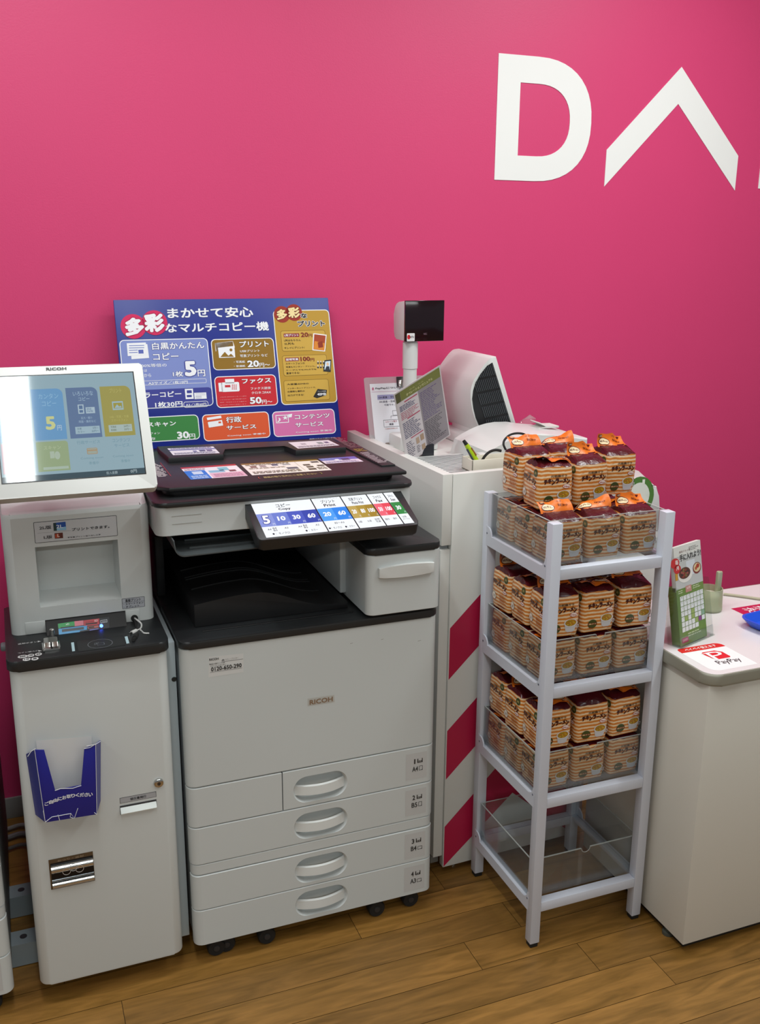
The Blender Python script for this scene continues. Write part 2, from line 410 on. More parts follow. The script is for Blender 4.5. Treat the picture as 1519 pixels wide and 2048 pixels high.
def copier(label):
    T = thing('photocopier', label, 'photocopier', (CX, CY, 0))
    X0, X1, Y = CX, CX + CW, CY
    # carcass
    build('carcass', MB().box(X0 + .003, X1 - .003, Y + .026, Y + CD, .058, .775, GREY, .003).box(X0 + .006, X1 - .006, Y + .0245, Y + .03, .06, .775, GAP), T)
    fc = MB(); front_shell(fc, X0, X1, Y, Y + .028, .4545, .776, WHITE); cov = build('front_cover', fc, T)
    a = Art((X0, Y, 0), (1, 0, 0), (0, 0, 1))
    a.cr = crop(300, 1040, .395)
    a.qpoly([(297, 692), (472, 676), (472, 770), (295, 797)], '#d6d7d6', 0)
    a.qtb('RICOH', 299, 713, 347, 12, '#3a3a3a', .03)
    a.qtb('品', 362, 713, 376, 8, '#333333', .03)
    a.qtb('カラー・プリンター', 380, 710, 446, 9, '#777777', 0)
    a.qtb('製品の困りごとは', 299, 734, 378, 7, '#444444', .01)
    a.qtb('リコーコールセンター', 305, 744, 384, 8, '#444444', .01)
    a.qtb('0120-650-290', 308, 767, 464, 22, '#2c2c2c', .03)
    p = a.q(362, 718); e = a.q(470, 718); a.line(p, (e[0], p[1]), .0007, '#444444'); p = a.q(302, 772); e = a.q(467, 772); a.line(p, (e[0], p[1]), .0006, '#555555')
    build('service_sticker', a.mb, cov)
    a = Art((X0, Y, 0), (1, 0, 0), (0, 0, 1)); a.cr = crop(300, 1040, .395)
    a.qpoly([(796, 904), (932, 884), (934, 922), (797, 943)], '#c4c4c0', 0); a.qpoly([(799, 907), (929, 887), (931, 920), (800, 939)], '#bdbdb8', 1)
    a.qtb('RICOH', 806, 936, 924, 25, '#8c7058', .035)
    build('badge', a.mb, cov)
    for (u, v, w) in ((835, 1283, 9), (700, 1288, 7), (762, 1280, 6)):
        sc = MB(); c = PY(u, v, Y - .0003); sc.add([(c.x, c.y, c.z), (c.x + w * .0009, c.y, c.z + w * .0002), (c.x + w * .0009, c.y, c.z + w * .0002 + .0009), (c.x, c.y, c.z + .0012)], [(0, 1, 2, 3)], mat('#8c8c88', .6))
        build('scuff_mark', sc, cov)
    mb = MB(); front_shell(mb, X0, .5061, Y, Y + .028, .3555, .4515, WHITE, .02, .0); build('side_door', mb, T)
    def drawer(x0, z0, z1, hz, num, size, rl, land, sy0, sy1):
        mb = MB(); front_shell(mb, x0, X1, Y, Y + .026, z0, z1, WHITE, rl, .02, hole=(.597, hz, .13, .066))
        d = build('paper_drawer', mb, T)
        h = MB(); pull(h, .597, hz, .13, Y, WHITE2); build('handle', h, d)
        s_ = Art((X0, Y, 0), (1, 0, 0), (0, 0, 1)); zc = (z0 + z1) / 2
        s_.rect(.512, zc - .034, .566, zc + .034, '#c3c4c4', 0)
        s_.text(num, .530 if num != '1' else .5325, zc + .006, .537 if num != '1' else .5362, zc + .019, '#333333', .03)
        s_.rect(.541, zc + .007, .555, zc + .018, '#3c3c3c', 1); s_.rect(.5435, zc + .013, .5525, zc + .018, '#c3c4c4', 2); s_.rect(.5445, zc + .009, .546, zc + .0125, '#c3c4c4', 2); s_.rect(.549, zc + .009, .5505, zc + .0125, '#c3c4c4', 2)
        s_.text(size, .528, zc - .014, .543, zc - .001, '#333333', .02)
        w, hh = (.012, .009) if land else (.009, .012)
        s_.outline(.546, zc - .0135, .546 + w, zc - .0135 + hh, .0012, '#333333', 1); s_.poly([(.546 + w, zc - .0135), (.546 + w - .004, zc - .0135), (.546 + w, zc - .0095)], '#333333', 2)
        build('tray_sticker', s_.mb, d)
    drawer(.5085, .3555, .4515, .398, '1', 'A4', .0, False, 0, 0)
    drawer(X0, .2620, .3530, .304, '2', 'B5', .02, False, 0, 0)
    mb = MB(); front_shell(mb, X0 + .001, X1 - .001, Y + .001, Y + .026, .2350, .2598, WHITE); build('joining_strip', mb, T)
    drawer(X0, .1450, .2325, .187, '3', 'B4', .02, True, 0, 0)
    drawer(X0, .0520, .1430, .097, '4', 'A3', .02, True, 0, 0)
    # black deck with the stepped paper outlet
    dk = MB(); dk.prism(rr(X0 - .002, Y - .003, X1 + .001, Y + .24, (.022, .022, 0, 0)), 'z', .7765, .7935, DARK, .004)
    dk.box(X0, X1, Y + .235, Y + CD, .7765, .7935, DARK2)
    dk.box(X0 + .055, X1 - .19, Y + .045, Y + .052, .7935, .7955, DARK2, .001)
    build('outlet_deck', dk, T)
    n = 26; prof = []
    x0, x1 = X0 + .045, X0 + .395
    for i in range(n + 1):
        t = i / n; z = .845 + .012 * math.sin(min(t / .38, 1) * PI / 2) if t < .38 else .808 + .049 * (0.5 + .5 * math.cos(PI * min((t - .38) / .5, 1)))
        prof.append((x0 + (x1 - x0) * t, z))
    st = MB(); st.prism([(x0, .7935)] + prof + [(x1, .7935)][:1], 'y', Y + .075, Y + .52, DARK2, .003)
    for yy in (.17, .24, .255, .31):
        st.prism([(x0 + .01, prof[0][1] - .001)] + [(x, z + .0022) for x, z in prof[1:-3]] + [(x, z - .003) for x, z in prof[1:-3]][::-1], 'y', Y + yy, Y + yy + .006, DARK2)
    build('paper_catch', st, T)
    bk = MB(); bk.box(X0 + .004, X1 - .02, Y + .5, Y + CD, .7935, 1.0, DARK2).box(X0, X0 + .02, Y + .30, Y + CD, .7935, .94, DARK2, .003).box(X0 + .45, X1 - .02, Y + .26, Y + CD, .7935, 1.01, WHITE, .004)
    build('back_column', bk, T)
    # toner door block
    tb = MB(); front_shell(tb, .7052, X1, Y - .011, Y + .25, .801, .940, WHITE, .018, .018); td = build('toner_door', tb, T)
    hb = MB(); n = 12
    pr = [(.7295 + (.1317) * i / n) for i in range(n + 1)]
    top = [(x, .914 + .0015 * math.cos((x - .795) * 30) - .0012 * ((x - .795) / .066) ** 2) for x in pr]; bot = [(x, .8905 - .0035 * math.cos((x - .795) / .066 * PI / 2)) for x in pr]
    hb.prism(bot + top[::-1], 'y', Y - .021, Y - .0105, WHITE2, .003); build('handle', hb, td)
    build('toner_door_lid', MB().prism(rr(.7035, Y - .013, X1 + .001, Y + .30, (.02, .02, .005, .005)), 'z', .9405, .957, DARK, .004), T)
    build('inner_panel', MB().box(.690, .706, Y + .13, Y + .5, .81, .955, WHITE, .004), T)
    # bridge tray hanging under the scanner
    bt = MB(); n = 10; sec = []
    for i in range(n + 1):
        a_ = PI / 2 * i / n; sec.append((.302 + .022 * (1 - math.cos(a_)) , .985 - .022 * math.sin(a_)))
    sec2 = [(.300, 1.0)] + sec + [(.56, .966)]
    back = [(x + (.0025 if k < 4 else 0), z + (.0 if k < 4 else .0028)) for k, (x, z) in enumerate(sec2)]
    bt.prism(sec2 + back[::-1], 'y', Y + .05, Y + .42, mat('#474c4e', .35), .0008)
    for i in range(4): bt.box(.34, .56, Y + .09 + .06 * i, Y + .094 + .06 * i, .967, .971, mat('#4a4f51', .35))
    build('bridge_tray', bt, T)
    # scanner
    hd = MB(); front_shell(hd, .270, .846, Y + .0725, Y + .1725, 1.004, 1.066, WHITE, .022, .022); hd.box(.270, .846, Y + .17, Y + CD - .02, 1.004, 1.066, WHITE, .002)
    sb = build('scanner_body', hd, T)
    g = MB(); c0 = PY(347, 1041, Y + .0718)
    for dz, ln in ((0, .062), (-.017, .062)):
        g.box(.303, .303 + ln, Y + .0717, Y + .0727, 1.046 + dz, 1.0472 + dz, mat('#aaaaa6', .5))
    build('moulded_line', g, sb)
    rim = MB(); rim.prism(rr(.266, Y + .066, .850, Y + CD - .02, (.028, .028, .01, .01), 6), 'z', 1.0665, 1.077, DARK, .004)
    build('scanner_rim', rim, T)
    lidz = 1.100
    ld = MB(); ld.prism(rr(.300, Y + .122, .822, 2.335, (.02, .02, .01, .01)), 'z', 1.0772, 1.092, DARK2, .003)
    lid_plan = [(.306, 1.992), (.838, 1.980), (.838, 2.345), (.284, 2.395), (.284, 2.016)]
    ld.prism(lid_plan, 'z', 1.0905, lidz, DARK, .003)
    lid = build('platen_lid', ld, T)
    def zr(u, v, z=lidz): p = PZ(u, v, z); return (p.x, p.y)
    rb = MB(); c = crop(290, 870, .17775); c3 = crop(480, 870, .17117)
    zz = lidz + .0135
    A = [zr(*c(160, 160), zz), zr(*c(262, 255), zz), zr(*c(880, 215), zz), zr(*c(888, 158), zz), zr(*c3(515, 125), zz), zr(*c3(560, 140), zz), zr(*c3(650, 178), zz), zr(*c3(1235, 140), zz)]
    pl = [(A[0][0], 2.382)] + A + [(A[7][0] + .004, 2.338)]
    rb.prism(pl, 'z', lidz - .001, zz, DARK, .002)
    g1, g2 = zr(692, 898), zr(763, 934); rb.prism([g1, g2, (.832, g2[1]), (.832, 2.335), (g1[0] + .002, 2.34)], 'z', lidz - .001, lidz + .004, DARK, .001)
    build('raised_bar', rb, lid)
    def sticker(pts, cr_, z, bands, name='instruction_sticker'):
        s_ = Art((0, 0, z), (1, 0, 0), (0, 1, 0), mk=lambda c_: mat(c_, .3)); s_.cr = cr_
        Q = [s_.q(*p) for p in pts]
        def bil(u, v):
            a0 = [Q[3][i] + (Q[2][i] - Q[3][i]) * u for i in (0, 1)]; b0 = [Q[0][i] + (Q[1][i] - Q[0][i]) * u for i in (0, 1)]
            return (a0[0] + (b0[0] - a0[0]) * v, a0[1] + (b0[1] - a0[1]) * v)
        s_.poly(Q, bands[0], 0)
        for (u0, v0, u1, v1, col, lv) in bands[1]:
            s_.poly([bil(u0, v0), bil(u1, v0), bil(u1, v1), bil(u0, v1)], col, lv)
        rnd = random.Random(len(bands[1]))
        for (u0, v0, u1, v1, nrow, col) in bands[2]:
            for r in range(nrow):
                u = u0; vv = v0 + (v1 - v0) * r / nrow; hh = (v1 - v0) / nrow * .45
                while u < u1 - .03:
                    w = rnd.uniform(.03, .09); s_.poly([bil(u, vv), bil(min(u + w, u1), vv), bil(min(u + w, u1), vv + hh), bil(u, vv + hh)], col, 3); u += w + .012
        return build(name, s_.mb, lid), s_
    sticker([(250, 152), (765, 130), (840, 205), (315, 228)], c, zz, ('#e9e8ee', [(0, .62, 1, .75, '#6d6aa8', 1), (.62, .35, .75, .55, '#5a5078', 2), (.78, .35, .9, .55, '#6b5a86', 2), (.48, .3, .56, .5, '#8a86b0', 2)], [(.05, .8, .95, 1.0, 2, '#8884b4'), (.05, .08, .95, .3, 3, '#9490a8')]))
    sticker([(560, 88), (1030, 60), (1160, 122), (675, 160)], c3, zz, ('#e6dfe8', [(.62, .45, .75, .75, '#8d949a', 1), (.8, .5, .9, .75, '#5c4a7c', 1), (.22, .5, .34, .72, '#b0a8b4', 1)], [(.05, .08, .95, .35, 3, '#a79cae')]))
    _, s2 = sticker([(395, 370), (1010, 328), (1155, 460), (515, 505)], c, lidz, ('#efeaf0', [(0, .88, 1, 1, '#b8262c', 1), (0, 0, .37, .68, '#1c6fd0', 1), (.12, .36, .3, .6, '#c8d6ea', 2), (.62, .55, .8, .8, '#7cc0d2', 1), (.42, .42, .7, .6, '#86b8d4', 1), (.4, .02, 1, .38, '#e2b4c8', 1), (.78, .42, .9, .55, '#7a3a46', 2)], [(.03, .72, .4, .85, 2, '#b88a90'), (.45, .08, .95, .34, 3, '#c088a4'), (.05, .05, .33, .3, 3, '#d8ecff')]))
    sticker([(0, 340), (890, 285), (1070, 410), (140, 472)], c3, lidz, ('#f0ece6', [(0, .9, 1, 1, '#8a6a24', 1), (.68, .1, .685, .88, '#b0a48c', 1), (.08, .6, .16, .74, '#7c5a52', 1), (.36, .66, .44, .82, '#56607c', 1), (.5, .3, .64, .46, '#5a5f74', 1), (.74, .5, .83, .62, '#4a4144', 1), (.74, .12, .84, .25, '#2e2a2e', 1), (.75, .32, .84, .44, '#3a3638', 1), (.9, .38, .99, .5, '#4a4648', 1), (.88, .7, .98, .84, '#57535c', 1), (.5, .66, .6, .76, '#a0a4ac', 1), (.2, .6, .28, .76, '#a89a9c', 1)], [(.04, .08, .64, .28, 4, '#8e8578'), (.04, .48, .5, .58, 2, '#a89c88'), (.86, .12, .98, .34, 4, '#8e8578'), (.04, .78, .6, .9, 2, '#9a8a68')]))
    sticker([(910, 280), (1330, 250), (1440, 310), (1000, 338)], c3, lidz, ('#e4dcea', [(0, .55, 1, 1, '#6a6fc0', 1), (.55, .45, .76, .75, '#4c4a74', 2), (.36, .35, .48, .7, '#e8eaf4', 2)], [(.05, .08, .9, .4, 2, '#a49ac0'), (.05, .62, .4, .95, 2, '#9fb0e8')]))
    s_ = Art((0, 0, lidz), (1, 0, 0), (0, 1, 0)); p0 = s_.q(*c3(285, 512)); p1 = s_.q(*c3(905, 462))
    s_.text('原稿の取り忘れにご注意ください', p0[0], p0[1], p1[0], p0[1] + .016, '#c8b878', .0)
    s_.text('(', p0[0] - .012, p0[1] - .002, p0[0] - .008, p0[1] + .018, '#c0533c', 0); s_.text(')', p1[0] + .008, p0[1] - .002, p1[0] + .012, p0[1] + .018, '#8a8a3c', 0)
    build('reminder_lettering', s_.mb, lid)
    s_ = Art((0, 0, lidz), (1, 0, 0), (0, 1, 0)); s_.lines(.300, 2.10, .325, 2.25, 16, '#c8c4c4', 1, .5, 3); s_.lines(.288, 2.10, .297, 2.24, 18, '#8c8888', 1, .4, 5); s_.rect(.3265, 2.10, .3285, 2.25, '#8c2a2c', 1)
    build('lid_lettering', s_.mb, lid)
    s_ = Art((0, 0, lidz + .004), (1, 0, 0), (0, 1, 0))
    s_.lines(.799, 2.25, .829, 2.40, 14, '#8a6a70', 1, .45, 4); s_.lines(.799, 2.20, .829, 2.235, 4, '#a08a3c', 1, .5, 6); s_.lines(.800, 2.06, .832, 2.19, 10, '#b8aeb2', 1, .4, 8)
    build('warning_lettering', s_.mb, lid)
    # tilted control panel
    pa = math.atan2(1.063 - 1.010, 1.972 - 1.85); ca, sa = math.cos(pa), math.sin(pa)
    M = Matrix.Translation((.458, 1.848, 1.010)) @ Matrix.Rotation(pa, 4, 'X')
    cp = MB(); cp.prism(rr(0, 0, .358, .133, (.012, .012, .006, .006)), 'z', -.028, 0, DARK, .003, xf=M); cp.box(.05, .33, .06, .16, -.06, -.02, DARK2, .004, xf=M)
    panel = build('control_panel', cp, T)
    a = Art((.458, 1.848, 1.010), (1, 0, 0), (0, ca, sa), mk=lambda c_: screen(c_, .95, .15, .3)); a.cr = crop(480, 960, .24358)
    scr = [(88, 200), (1250, 102), (1430, 352), (215, 476)]; Q = [a.q(*p) for p in scr]
    def B(u, v):
        t = [Q[0][i] + (Q[1][i] - Q[0][i]) * u for i in (0, 1)]; b = [Q[3][i] + (Q[2][i] - Q[3][i]) * u for i in (0, 1)]
        return (b[0] + (t[0] - b[0]) * v, b[1] + (t[1] - b[1]) * v)
    def R4(u0, v0, u1, v1, c_, l): a.poly([B(u0, v0), B(u1, v0), B(u1, v1), B(u0, v1)], c_, l)
    def tx(t, u0, v0, u1, v1, c_, bold=.02):
        p, q = B(u0, v0), B(u1, v1); a.text(t, p[0], p[1], q[0], q[1], c_, bold)
    R4(0, 0, 1, 1, '#0c0a0e', 0)
    secs = [(0, .403, [('#8795d8', '5'), ('#6d80d0', '10'), ('#4a5cc0', '30'), ('#3348ac', '60')], 'コピー', 'Copy'),
            (.411, .612, [('#4ea0f2', '20'), ('#2a86ea', '60')], 'プリント', 'Print'),
            (.620, .800, [('#c0a456', '20'), ('#b09238', '80'), ('#a4842a', '100')], '写真プリント', 'Photo Print'),
            (.808, .922, [('#f06878', '50'), ('#e84a58', '100')], 'ファクス', 'Fax'),
            (.930, 1.0, [('#2f8a42', '30')], 'スキャン', 'Scan')]
    for i, (u0, u1, cells, ja, en) in enumerate(secs):
        R4(u0, 0, u1, 1, '#f2f6fa', 1); w = u1 - u0; mid = (u0 + u1) / 2; tw = min(w * .6, .1 if i < 3 else .06)
        tx(ja, mid - tw / 2, .83, mid + tw / 2, .93, '#2a2a34'); tx(en, mid - tw * .42, .72, mid + tw * .42, .81, '#20202a', .03)
        cw = w / len(cells)
        for j, (col, num) in enumerate(cells):
            R4(u0 + j * cw, .30, u0 + (j + 1) * cw, .68, col, 2); big = (i == 0 and j == 0)
            nw = cw * (.55 if len(num) > 1 else .5)
            if len(num) == 3: nw = cw * .8
            cx = u0 + (j + .5) * cw; hv = .13 if not big else .25
            p, q = B(cx - nw / 2, .5 - hv / 2), B(cx + nw / 2, .5 + hv / 2)
            a.text(num, p[0], p[1], q[0], q[1], '#f8fbff', .04, edge='#2a3490' if big else None)
            tx('円', u0 + (j + .78) * cw, .32, u0 + (j + .94) * cw, .38, '#dfe6f4', .0)
    for s_, u0, v0, u1, v1 in (('A4', .03, .19, .055, .24), ('B4', .065, .21, .09, .26), ('B5', .065, .15, .09, .20), ('A3', .14, .19, .165, .24), ('A4', .23, .19, .255, .24), ('B4', .265, .21, .29, .26), ('B5', .265, .15, .29, .20), ('A3', .345, .19, .37, .24), ('：モノクロ', .07, .05, .16, .11), ('：カラー', .285, .05, .345, .11), ('B5〜A3', .475, .19, .54, .24), ('：モノクロ', .435, .05, .505, .11), ('：カラー', .545, .05, .595, .11), ('L版', .635, .15, .66, .21), ('2L版', .695, .15, .725, .21), ('証明', .75, .18, .785, .24), ('写真', .75, .11, .785, .17), ('国内', .82, .15, .85, .21), ('海外', .875, .15, .905, .21), ('USB', .945, .18, .975, .23), ('スマートフォン', .938, .11, .99, .16)):
        tx(s_, u0, v0, u1, v1, '#3a3a44', .01)
    tx('ネットワーク・メディア・カード', .43, .95, .59, .98, '#55555f', .0)
    for u in (.055, .27, .425, .535): p = B(u, .08); a.ell(p[0], p[1], .0022, .0028, '#2a2a34', 3)
    build('touch_screen', a.mb, panel)
    # casters
    for (x, y) in ((.3476, CY + .030), (.372, CY + .034), (.4667, CY + .027), (.7436, CY + .027), (.8359, CY + .032), (.35, CY + .58), (.83, CY + .58)):
        w = MB(); w.lathe([(.004, -.012), (.019, -.012), (.021, -.009), (.021, .009), (.019, .012), (.004, .012)], (x, y, .0212), RUBBER, 24, 'y')
        w.lathe([(.001, -.0145), (.007, -.014), (.008, -.012)], (x, y, .0212), mat('#2c2c2e', .5), 16, 'y')
        w.box(x - .017, x + .010, y + .010, y + .018, .02, .056, RUBBER, .003)
        build('caster', w, T)
    return T
cop = copier('large white copier in the middle with black flat lid, tilted screen and four paper drawers')
cop2 = dup_tree(cop)
cop2['label'] = 'white copier at the left edge, only a sliver of its drawer side showing'
cop2.location = (-.0895 - CW, CY, 0)
cop['group'] = cop2['group'] = 'white photocopiers along the pink wall'

# ------------------------------------------------------------------ payment kiosk
KX, KY, KW = -.0366, 1.8823, .306
K = thing('payment_kiosk', 'slim white coin payment kiosk with tilted touch screen left of the copier', 'payment kiosk', (KX, KY, 0))
mb = MB(); mb.prism(rr(KX, KY, KX + KW, KY + .24, .022, 7), 'z', .052, .781, KWHITE, .003); mb.box(KX + .008, KX + KW - .008, KY + .2, KY + .5, .056, .79, GREY, .004)
build('cabinet', mb, K)
fl_ = build('side_filler', MB().box(.266, .2915, 1.935, 2.36, .052, .779, mat('#b4c0c6', .45), .001), K); fl_['label'] = 'bluish grey filler strip with a dark screw'
build('screw', MB().lathe([(0, -.002), (.0045, -.002), (.0055, -.001), (.0055, .001)], (.2868, 1.935, .694), mat('#3c4144', .35, .7), 16, 'y'), fl_)
FY = KY - .0002
mb = MB(); c_ = PY(317, 1565, FY); mb.lathe([(.0, -.006), (.007, -.006), (.0095, -.0045), (.0105, -.0005), (.0105, .0)], (c_.x, KY, c_.z), CHROME, 24, 'y'); mb.lathe([(0, -.0065), (.004, -.0063), (.004, -.005)], (c_.x, KY, c_.z), mat('#6e6a66', .3, 1), 16, 'y'); mb.box(c_.x - .0008, c_.x + .0008, KY - .0070, KY - .006, c_.z - .003, c_.z + .003, RUBBER)
build('door_lock', mb, K)
a = Art((KX, KY, 0), (1, 0, 0), (0, 0, 1)); x0, z0, x1, z1 = .1533 - KX, .4540, .2290 - KX, .4672
a.rect(x0, z0, x1, z1, '#2d2d30', 0); a.rect(x0 + .0008, z0 + .0008, x1 - .0008, z1 - .0008, '#a9aaae', 1); a.text('領収書発行', x0 + .021, z0 + .0035, x1 - .021, z1 - .0035, '#333338', .02)
build('receipt_label', a.mb, K)
mb = MB(); mb.box(.1525, .2285, KY - .0012, KY + .001, .4283, .4484, mat('#3a3c40', .5)); mb.prism([(KY - .0013, .430), (KY - .0075, .431), (KY - .0085, .4335), (KY - .0013, .4445)], 'x', .1532, .2278, mat('#dfe6e4', .3), .0005)
build('receipt_slot', mb, K)
mb = MB(); mb.box(.0025, .0912, KY - .0015, KY + .002, .2843, .3548, mat('#6b5a44', .4, .6)); mb.box(.0055, .0905, KY - .0022, KY + .0, .2862, .346, mat('#141416', .25, .4))
mb.tube([(.006, KY - .004, .333), (.09, KY - .004, .333)], .0085, CHROME, 14); mb.tube([(.006, KY - .003, .2945), (.09, KY - .003, .2945)], .0065, CHROME, 14); mb.tube([(.006, KY - .002, .305), (.09, KY - .002, .305)], .003, mat('#6e7276', .2, 1), 10)
tr_ = build('coin_return', mb, K)
a = Art((.0, KY - .0024, 0), (1, 0, 0), (0, 0, 1)); a.text('おつり・返却', .02, .348, .072, .3535, '#a08c72', .01)
for cx in (.036, .05, .062): a.mb.merge(MB().lathe([(.0085, 0), (.0085, .0004), (.0075, .0004)], (cx, KY - .0128, .328 + (.006 if cx == .05 else 0)), mat('#cfcfcf', .3, .6), 20, 'y', cap=False))
build('coin_emblem', a.mb, tr_)
# black shelf
SZ = .805
mb = MB(); mb.prism(rr(KX - .004, KY - .006, KX + KW + .004, KY + .32, (.022, .022, .005, .005), 6), 'z', .7825, SZ, DARK, .004); shelf = build('shelf', mb, K)
mb = MB(); mb.box(KX - .014, KX + .004, KY + .10, KY + .125, .787, .800, mat('#6f7478', .4), .004); build('side_latch', mb, K)
def zq(u, v): p = PZ(u, v, SZ); return (p.x, p.y)
c8 = crop(0, 1220, .22383)
a = Art((KX, KY, SZ), (1, 0, 0), (0, 1, 0), mk=lambda c_: mat(c_, .35)); a.cr = c8
a.qtext('返却ボタン', (160, 316), (330, 282), '#d6d6d8', .01); a.qpoly([(338, 278), (336, 292), (368, 283)], '#d6d6d8', 2)
a.qtext('コイン投入口', (160, 396), (345, 362), '#d6d6d8', .01); a.qpoly([(346, 362), (344, 376), (375, 367)], '#d6d6d8', 2)
for t, X, Y_, w in (('500', 202, 418, 88), ('100', 276, 408, 62), ('50', 344, 397, 62), ('10', 238, 443, 72), ('5', 312, 437, 66)):
    p = a.q(X, Y_); e = a.q(X + w / 2, Y_); rx = abs(e[0] - p[0]); a.ell(p[0], p[1], rx, .0078, '#dcdcdc', 1); a.text(t, p[0] - rx * .6, p[1] - .0042, p[0] + rx * .6, p[1] + .0042, '#333335', .03)
build('coin_lettering', a.mb, shelf)
a = Art((KX, KY, SZ), (1, 0, 0), (0, 1, 0), mk=lambda c_: mat(c_, .25)); a.cr = c8
Qd = [(683, 278), (1095, 228), (1122, 315), (700, 375)]
a.qpoly(Qd, '#101114', 1)
p = a.q(895, 303); r1 = abs(a.q(1008, 303)[0] - p[0])
for i in range(40):
    t0, t1 = 2 * PI * i / 40, 2 * PI * (i + 1) / 40; a.line((p[0] + r1 * math.cos(t0), p[1] + r1 * .95 * math.sin(t0)), (p[0] + r1 * math.cos(t1), p[1] + r1 * .95 * math.sin(t1)), .0008, '#8a8f96', 2)
a.outline(p[0] - .006, p[1] - .008, p[0] + .008, p[1] + .004, .0008, '#7a8088', 2, .002)
for i in range(3): a.line((p[0] - .012 + i * .003, p[1] - .004), (p[0] - .009 + i * .003, p[1] + .008), .0008, '#7a8088', 2)
build('card_reader_pad', a.mb, shelf)
for pts in ([(635, 293), (660, 290), (670, 368), (645, 372)], [(1113, 240), (1138, 236), (1155, 298), (1130, 303)]):
    a = Art((KX, KY, SZ), (1, 0, 0), (0, 1, 0), mk=lambda c_: screen(c_, .62, .4)); a.cr = c8; a.qpoly(pts, '#b8d4da', 1); build('indicator_light', a.mb, shelf)
bp = PZ(*c8(470, 272), SZ)
build('return_button', MB().lathe([(.0075, 0), (.0075, .004), (.0052, .0045), (.005, .024), (.004, .025), (0, .025)], (bp.x, bp.y, SZ), CHROME, 20), shelf)
sp_ = PZ(*c8(462, 362), SZ)
mb = MB(); mb.prism(rr(sp_.x - .017, sp_.y - .006, sp_.x + .017, sp_.y + .036, .004), 'z', SZ, SZ + .006, CHROME, .002); mb.prism([(sp_.y + .004, SZ + .005), (sp_.y + .034, SZ + .005), (sp_.y + .030, SZ + .017), (sp_.y + .010, SZ + .014)], 'x', sp_.x - .014, sp_.x + .014, CHROME, .003)
mb.box(sp_.x - .0018, sp_.x + .0018, sp_.y + .004, sp_.y + .009, SZ + .0065, SZ + .0145, RUBBER)
build('coin_slot', mb, shelf)
# upper housing with the photo outlet
RTOP = .8325; UY = 2.015; UX0, UX1, UZ1 = -.0275, .2645, 1.067
def housing():
    mb = MB(); hx0, hz0, hx1, hz1 = .0327, .8615, .1970, .9921; n = 6; r = .018; y1 = UY + .20
    # outline plan with rounded corners, front face open around the outlet and the card slots
    L_ = [(UX0 + r - r * math.cos(.5 * PI * i / n), UY + r - r * math.sin(.5 * PI * i / n)) for i in range(n + 1)]
    R_ = [(UX1 - r + r * math.sin(.5 * PI * i / n), UY + r - r * math.cos(.5 * PI * i / n)) for i in range(n + 1)]
    plan = [(UX0, y1)] + L_ + R_ + [(UX1, y1)]; k = len(plan)
    zs = [.8055, UZ1 - .012, UZ1 - .004, UZ1]; ins = [0, 0, .003, .012]
    def sh(p, e): return (p[0] + (e if p[0] < UX0 + r + .001 else -e if p[0] > UX1 - r - .001 else 0) * (1 if p[1] > UY else .0), p[1] + (e if p[1] < UY + r + .001 else 0))
    vs = [(*sh(p, e), z + (.37 * max(0, p[1] - UY - r) if z > .9 else 0)) for z, e in zip(zs, ins) for p in plan]; fs = []
    for a_ in range(3):
        for i in range(k - 1):
            if a_ == 0 and i == n + 1: continue
            fs.append((a_ * k + i, a_ * k + i + 1, (a_ + 1) * k + i + 1, (a_ + 1) * k + i))
    fs.append(tuple(3 * k + i for i in range(k)))
    mb.add(vs, fs, KWHITE)
    xa, xb, za, zb = L_[-1][0], R_[0][0], zs[0], zs[1]
    outer = [(xa, za), (.040, za), (.040, RTOP), (.203, RTOP), (.203, za), (xb, za), (xb, zb), (xa, zb)]
    hole = [(hx0, hz0), (hx1, hz0), (hx1, hz1), (hx0, hz1)]
    tr = tessellate_polygon([[Vector((p[0], p[1], 0)) for p in outer], [Vector((p[0], p[1], 0)) for p in hole]])
    mb.add([(p[0], UY, p[1]) for p in outer + hole], [tuple(t) for t in tr], KWHITE)
    H0 = [(x, UY, z) for x, z in hole]; H1 = [(x + (.004 if x < .1 else -.004), UY + .075, z + (.012 if z < .9 else -.004)) for x, z in hole]
    mb.add(H0 + H1, [(i, (i + 1) % 4, 4 + (i + 1) % 4, 4 + i) for i in range(4)] + [(4, 5, 6, 7)], KWHITE)
    return build('upper_housing', mb, K)
hou = housing()
build('housing_body', MB().box(UX0 + .004, UX1 - .004, UY + .19, UY + .34, .79, UZ1 + .06, GREY, .004), K)
cr2 = crop(0, 960, .26333)
a = Art((0, UY, 0), (1, 0, 0), (0, 0, 1)); a.cr = cr2
p0, p1 = a.q(249, 480), a.q(887, 268)
X0_, Z0_, X1_, Z1_ = .0338, 1.0006, .1980, 1.0450
a.rect(X0_, Z0_, X1_, Z1_, '#3a3c40', 0, .002); a.rect(X0_ + .001, Z0_ + .001, X1_ - .001, Z1_ - .001, '#c6c8cb', 1, .0015)
a.qtext('2L版', (299, 378), (388, 342), '#3a3b40', .02); a.qtext('L版', (333, 448), (395, 416), '#3a3b40', .02)
a.qpoly([(403, 326), (497, 316), (503, 378), (408, 386)], '#1c4fa0', 2); a.qpoly([(403, 326), (425, 324), (432, 384), (408, 386)], '#1d3a3c', 3); a.qpoly([(430, 366), (500, 352), (503, 378), (432, 384)], '#8fc0de', 3); a.qtext('2L', (428, 366), (478, 336), '#e8f0f8', .02)
a.qpoly([(413, 404), (476, 398), (479, 440), (416, 445)], '#5a241c', 2); a.qpoly([(418, 410), (446, 407), (450, 436), (420, 440)], '#b4482c', 3); a.qtext('L', (436, 432), (452, 408), '#e8dcd4', .02)
p, q = a.q(284, 404), a.q(540, 383); a.line(p, q, .0004, '#8c8e92', 2)
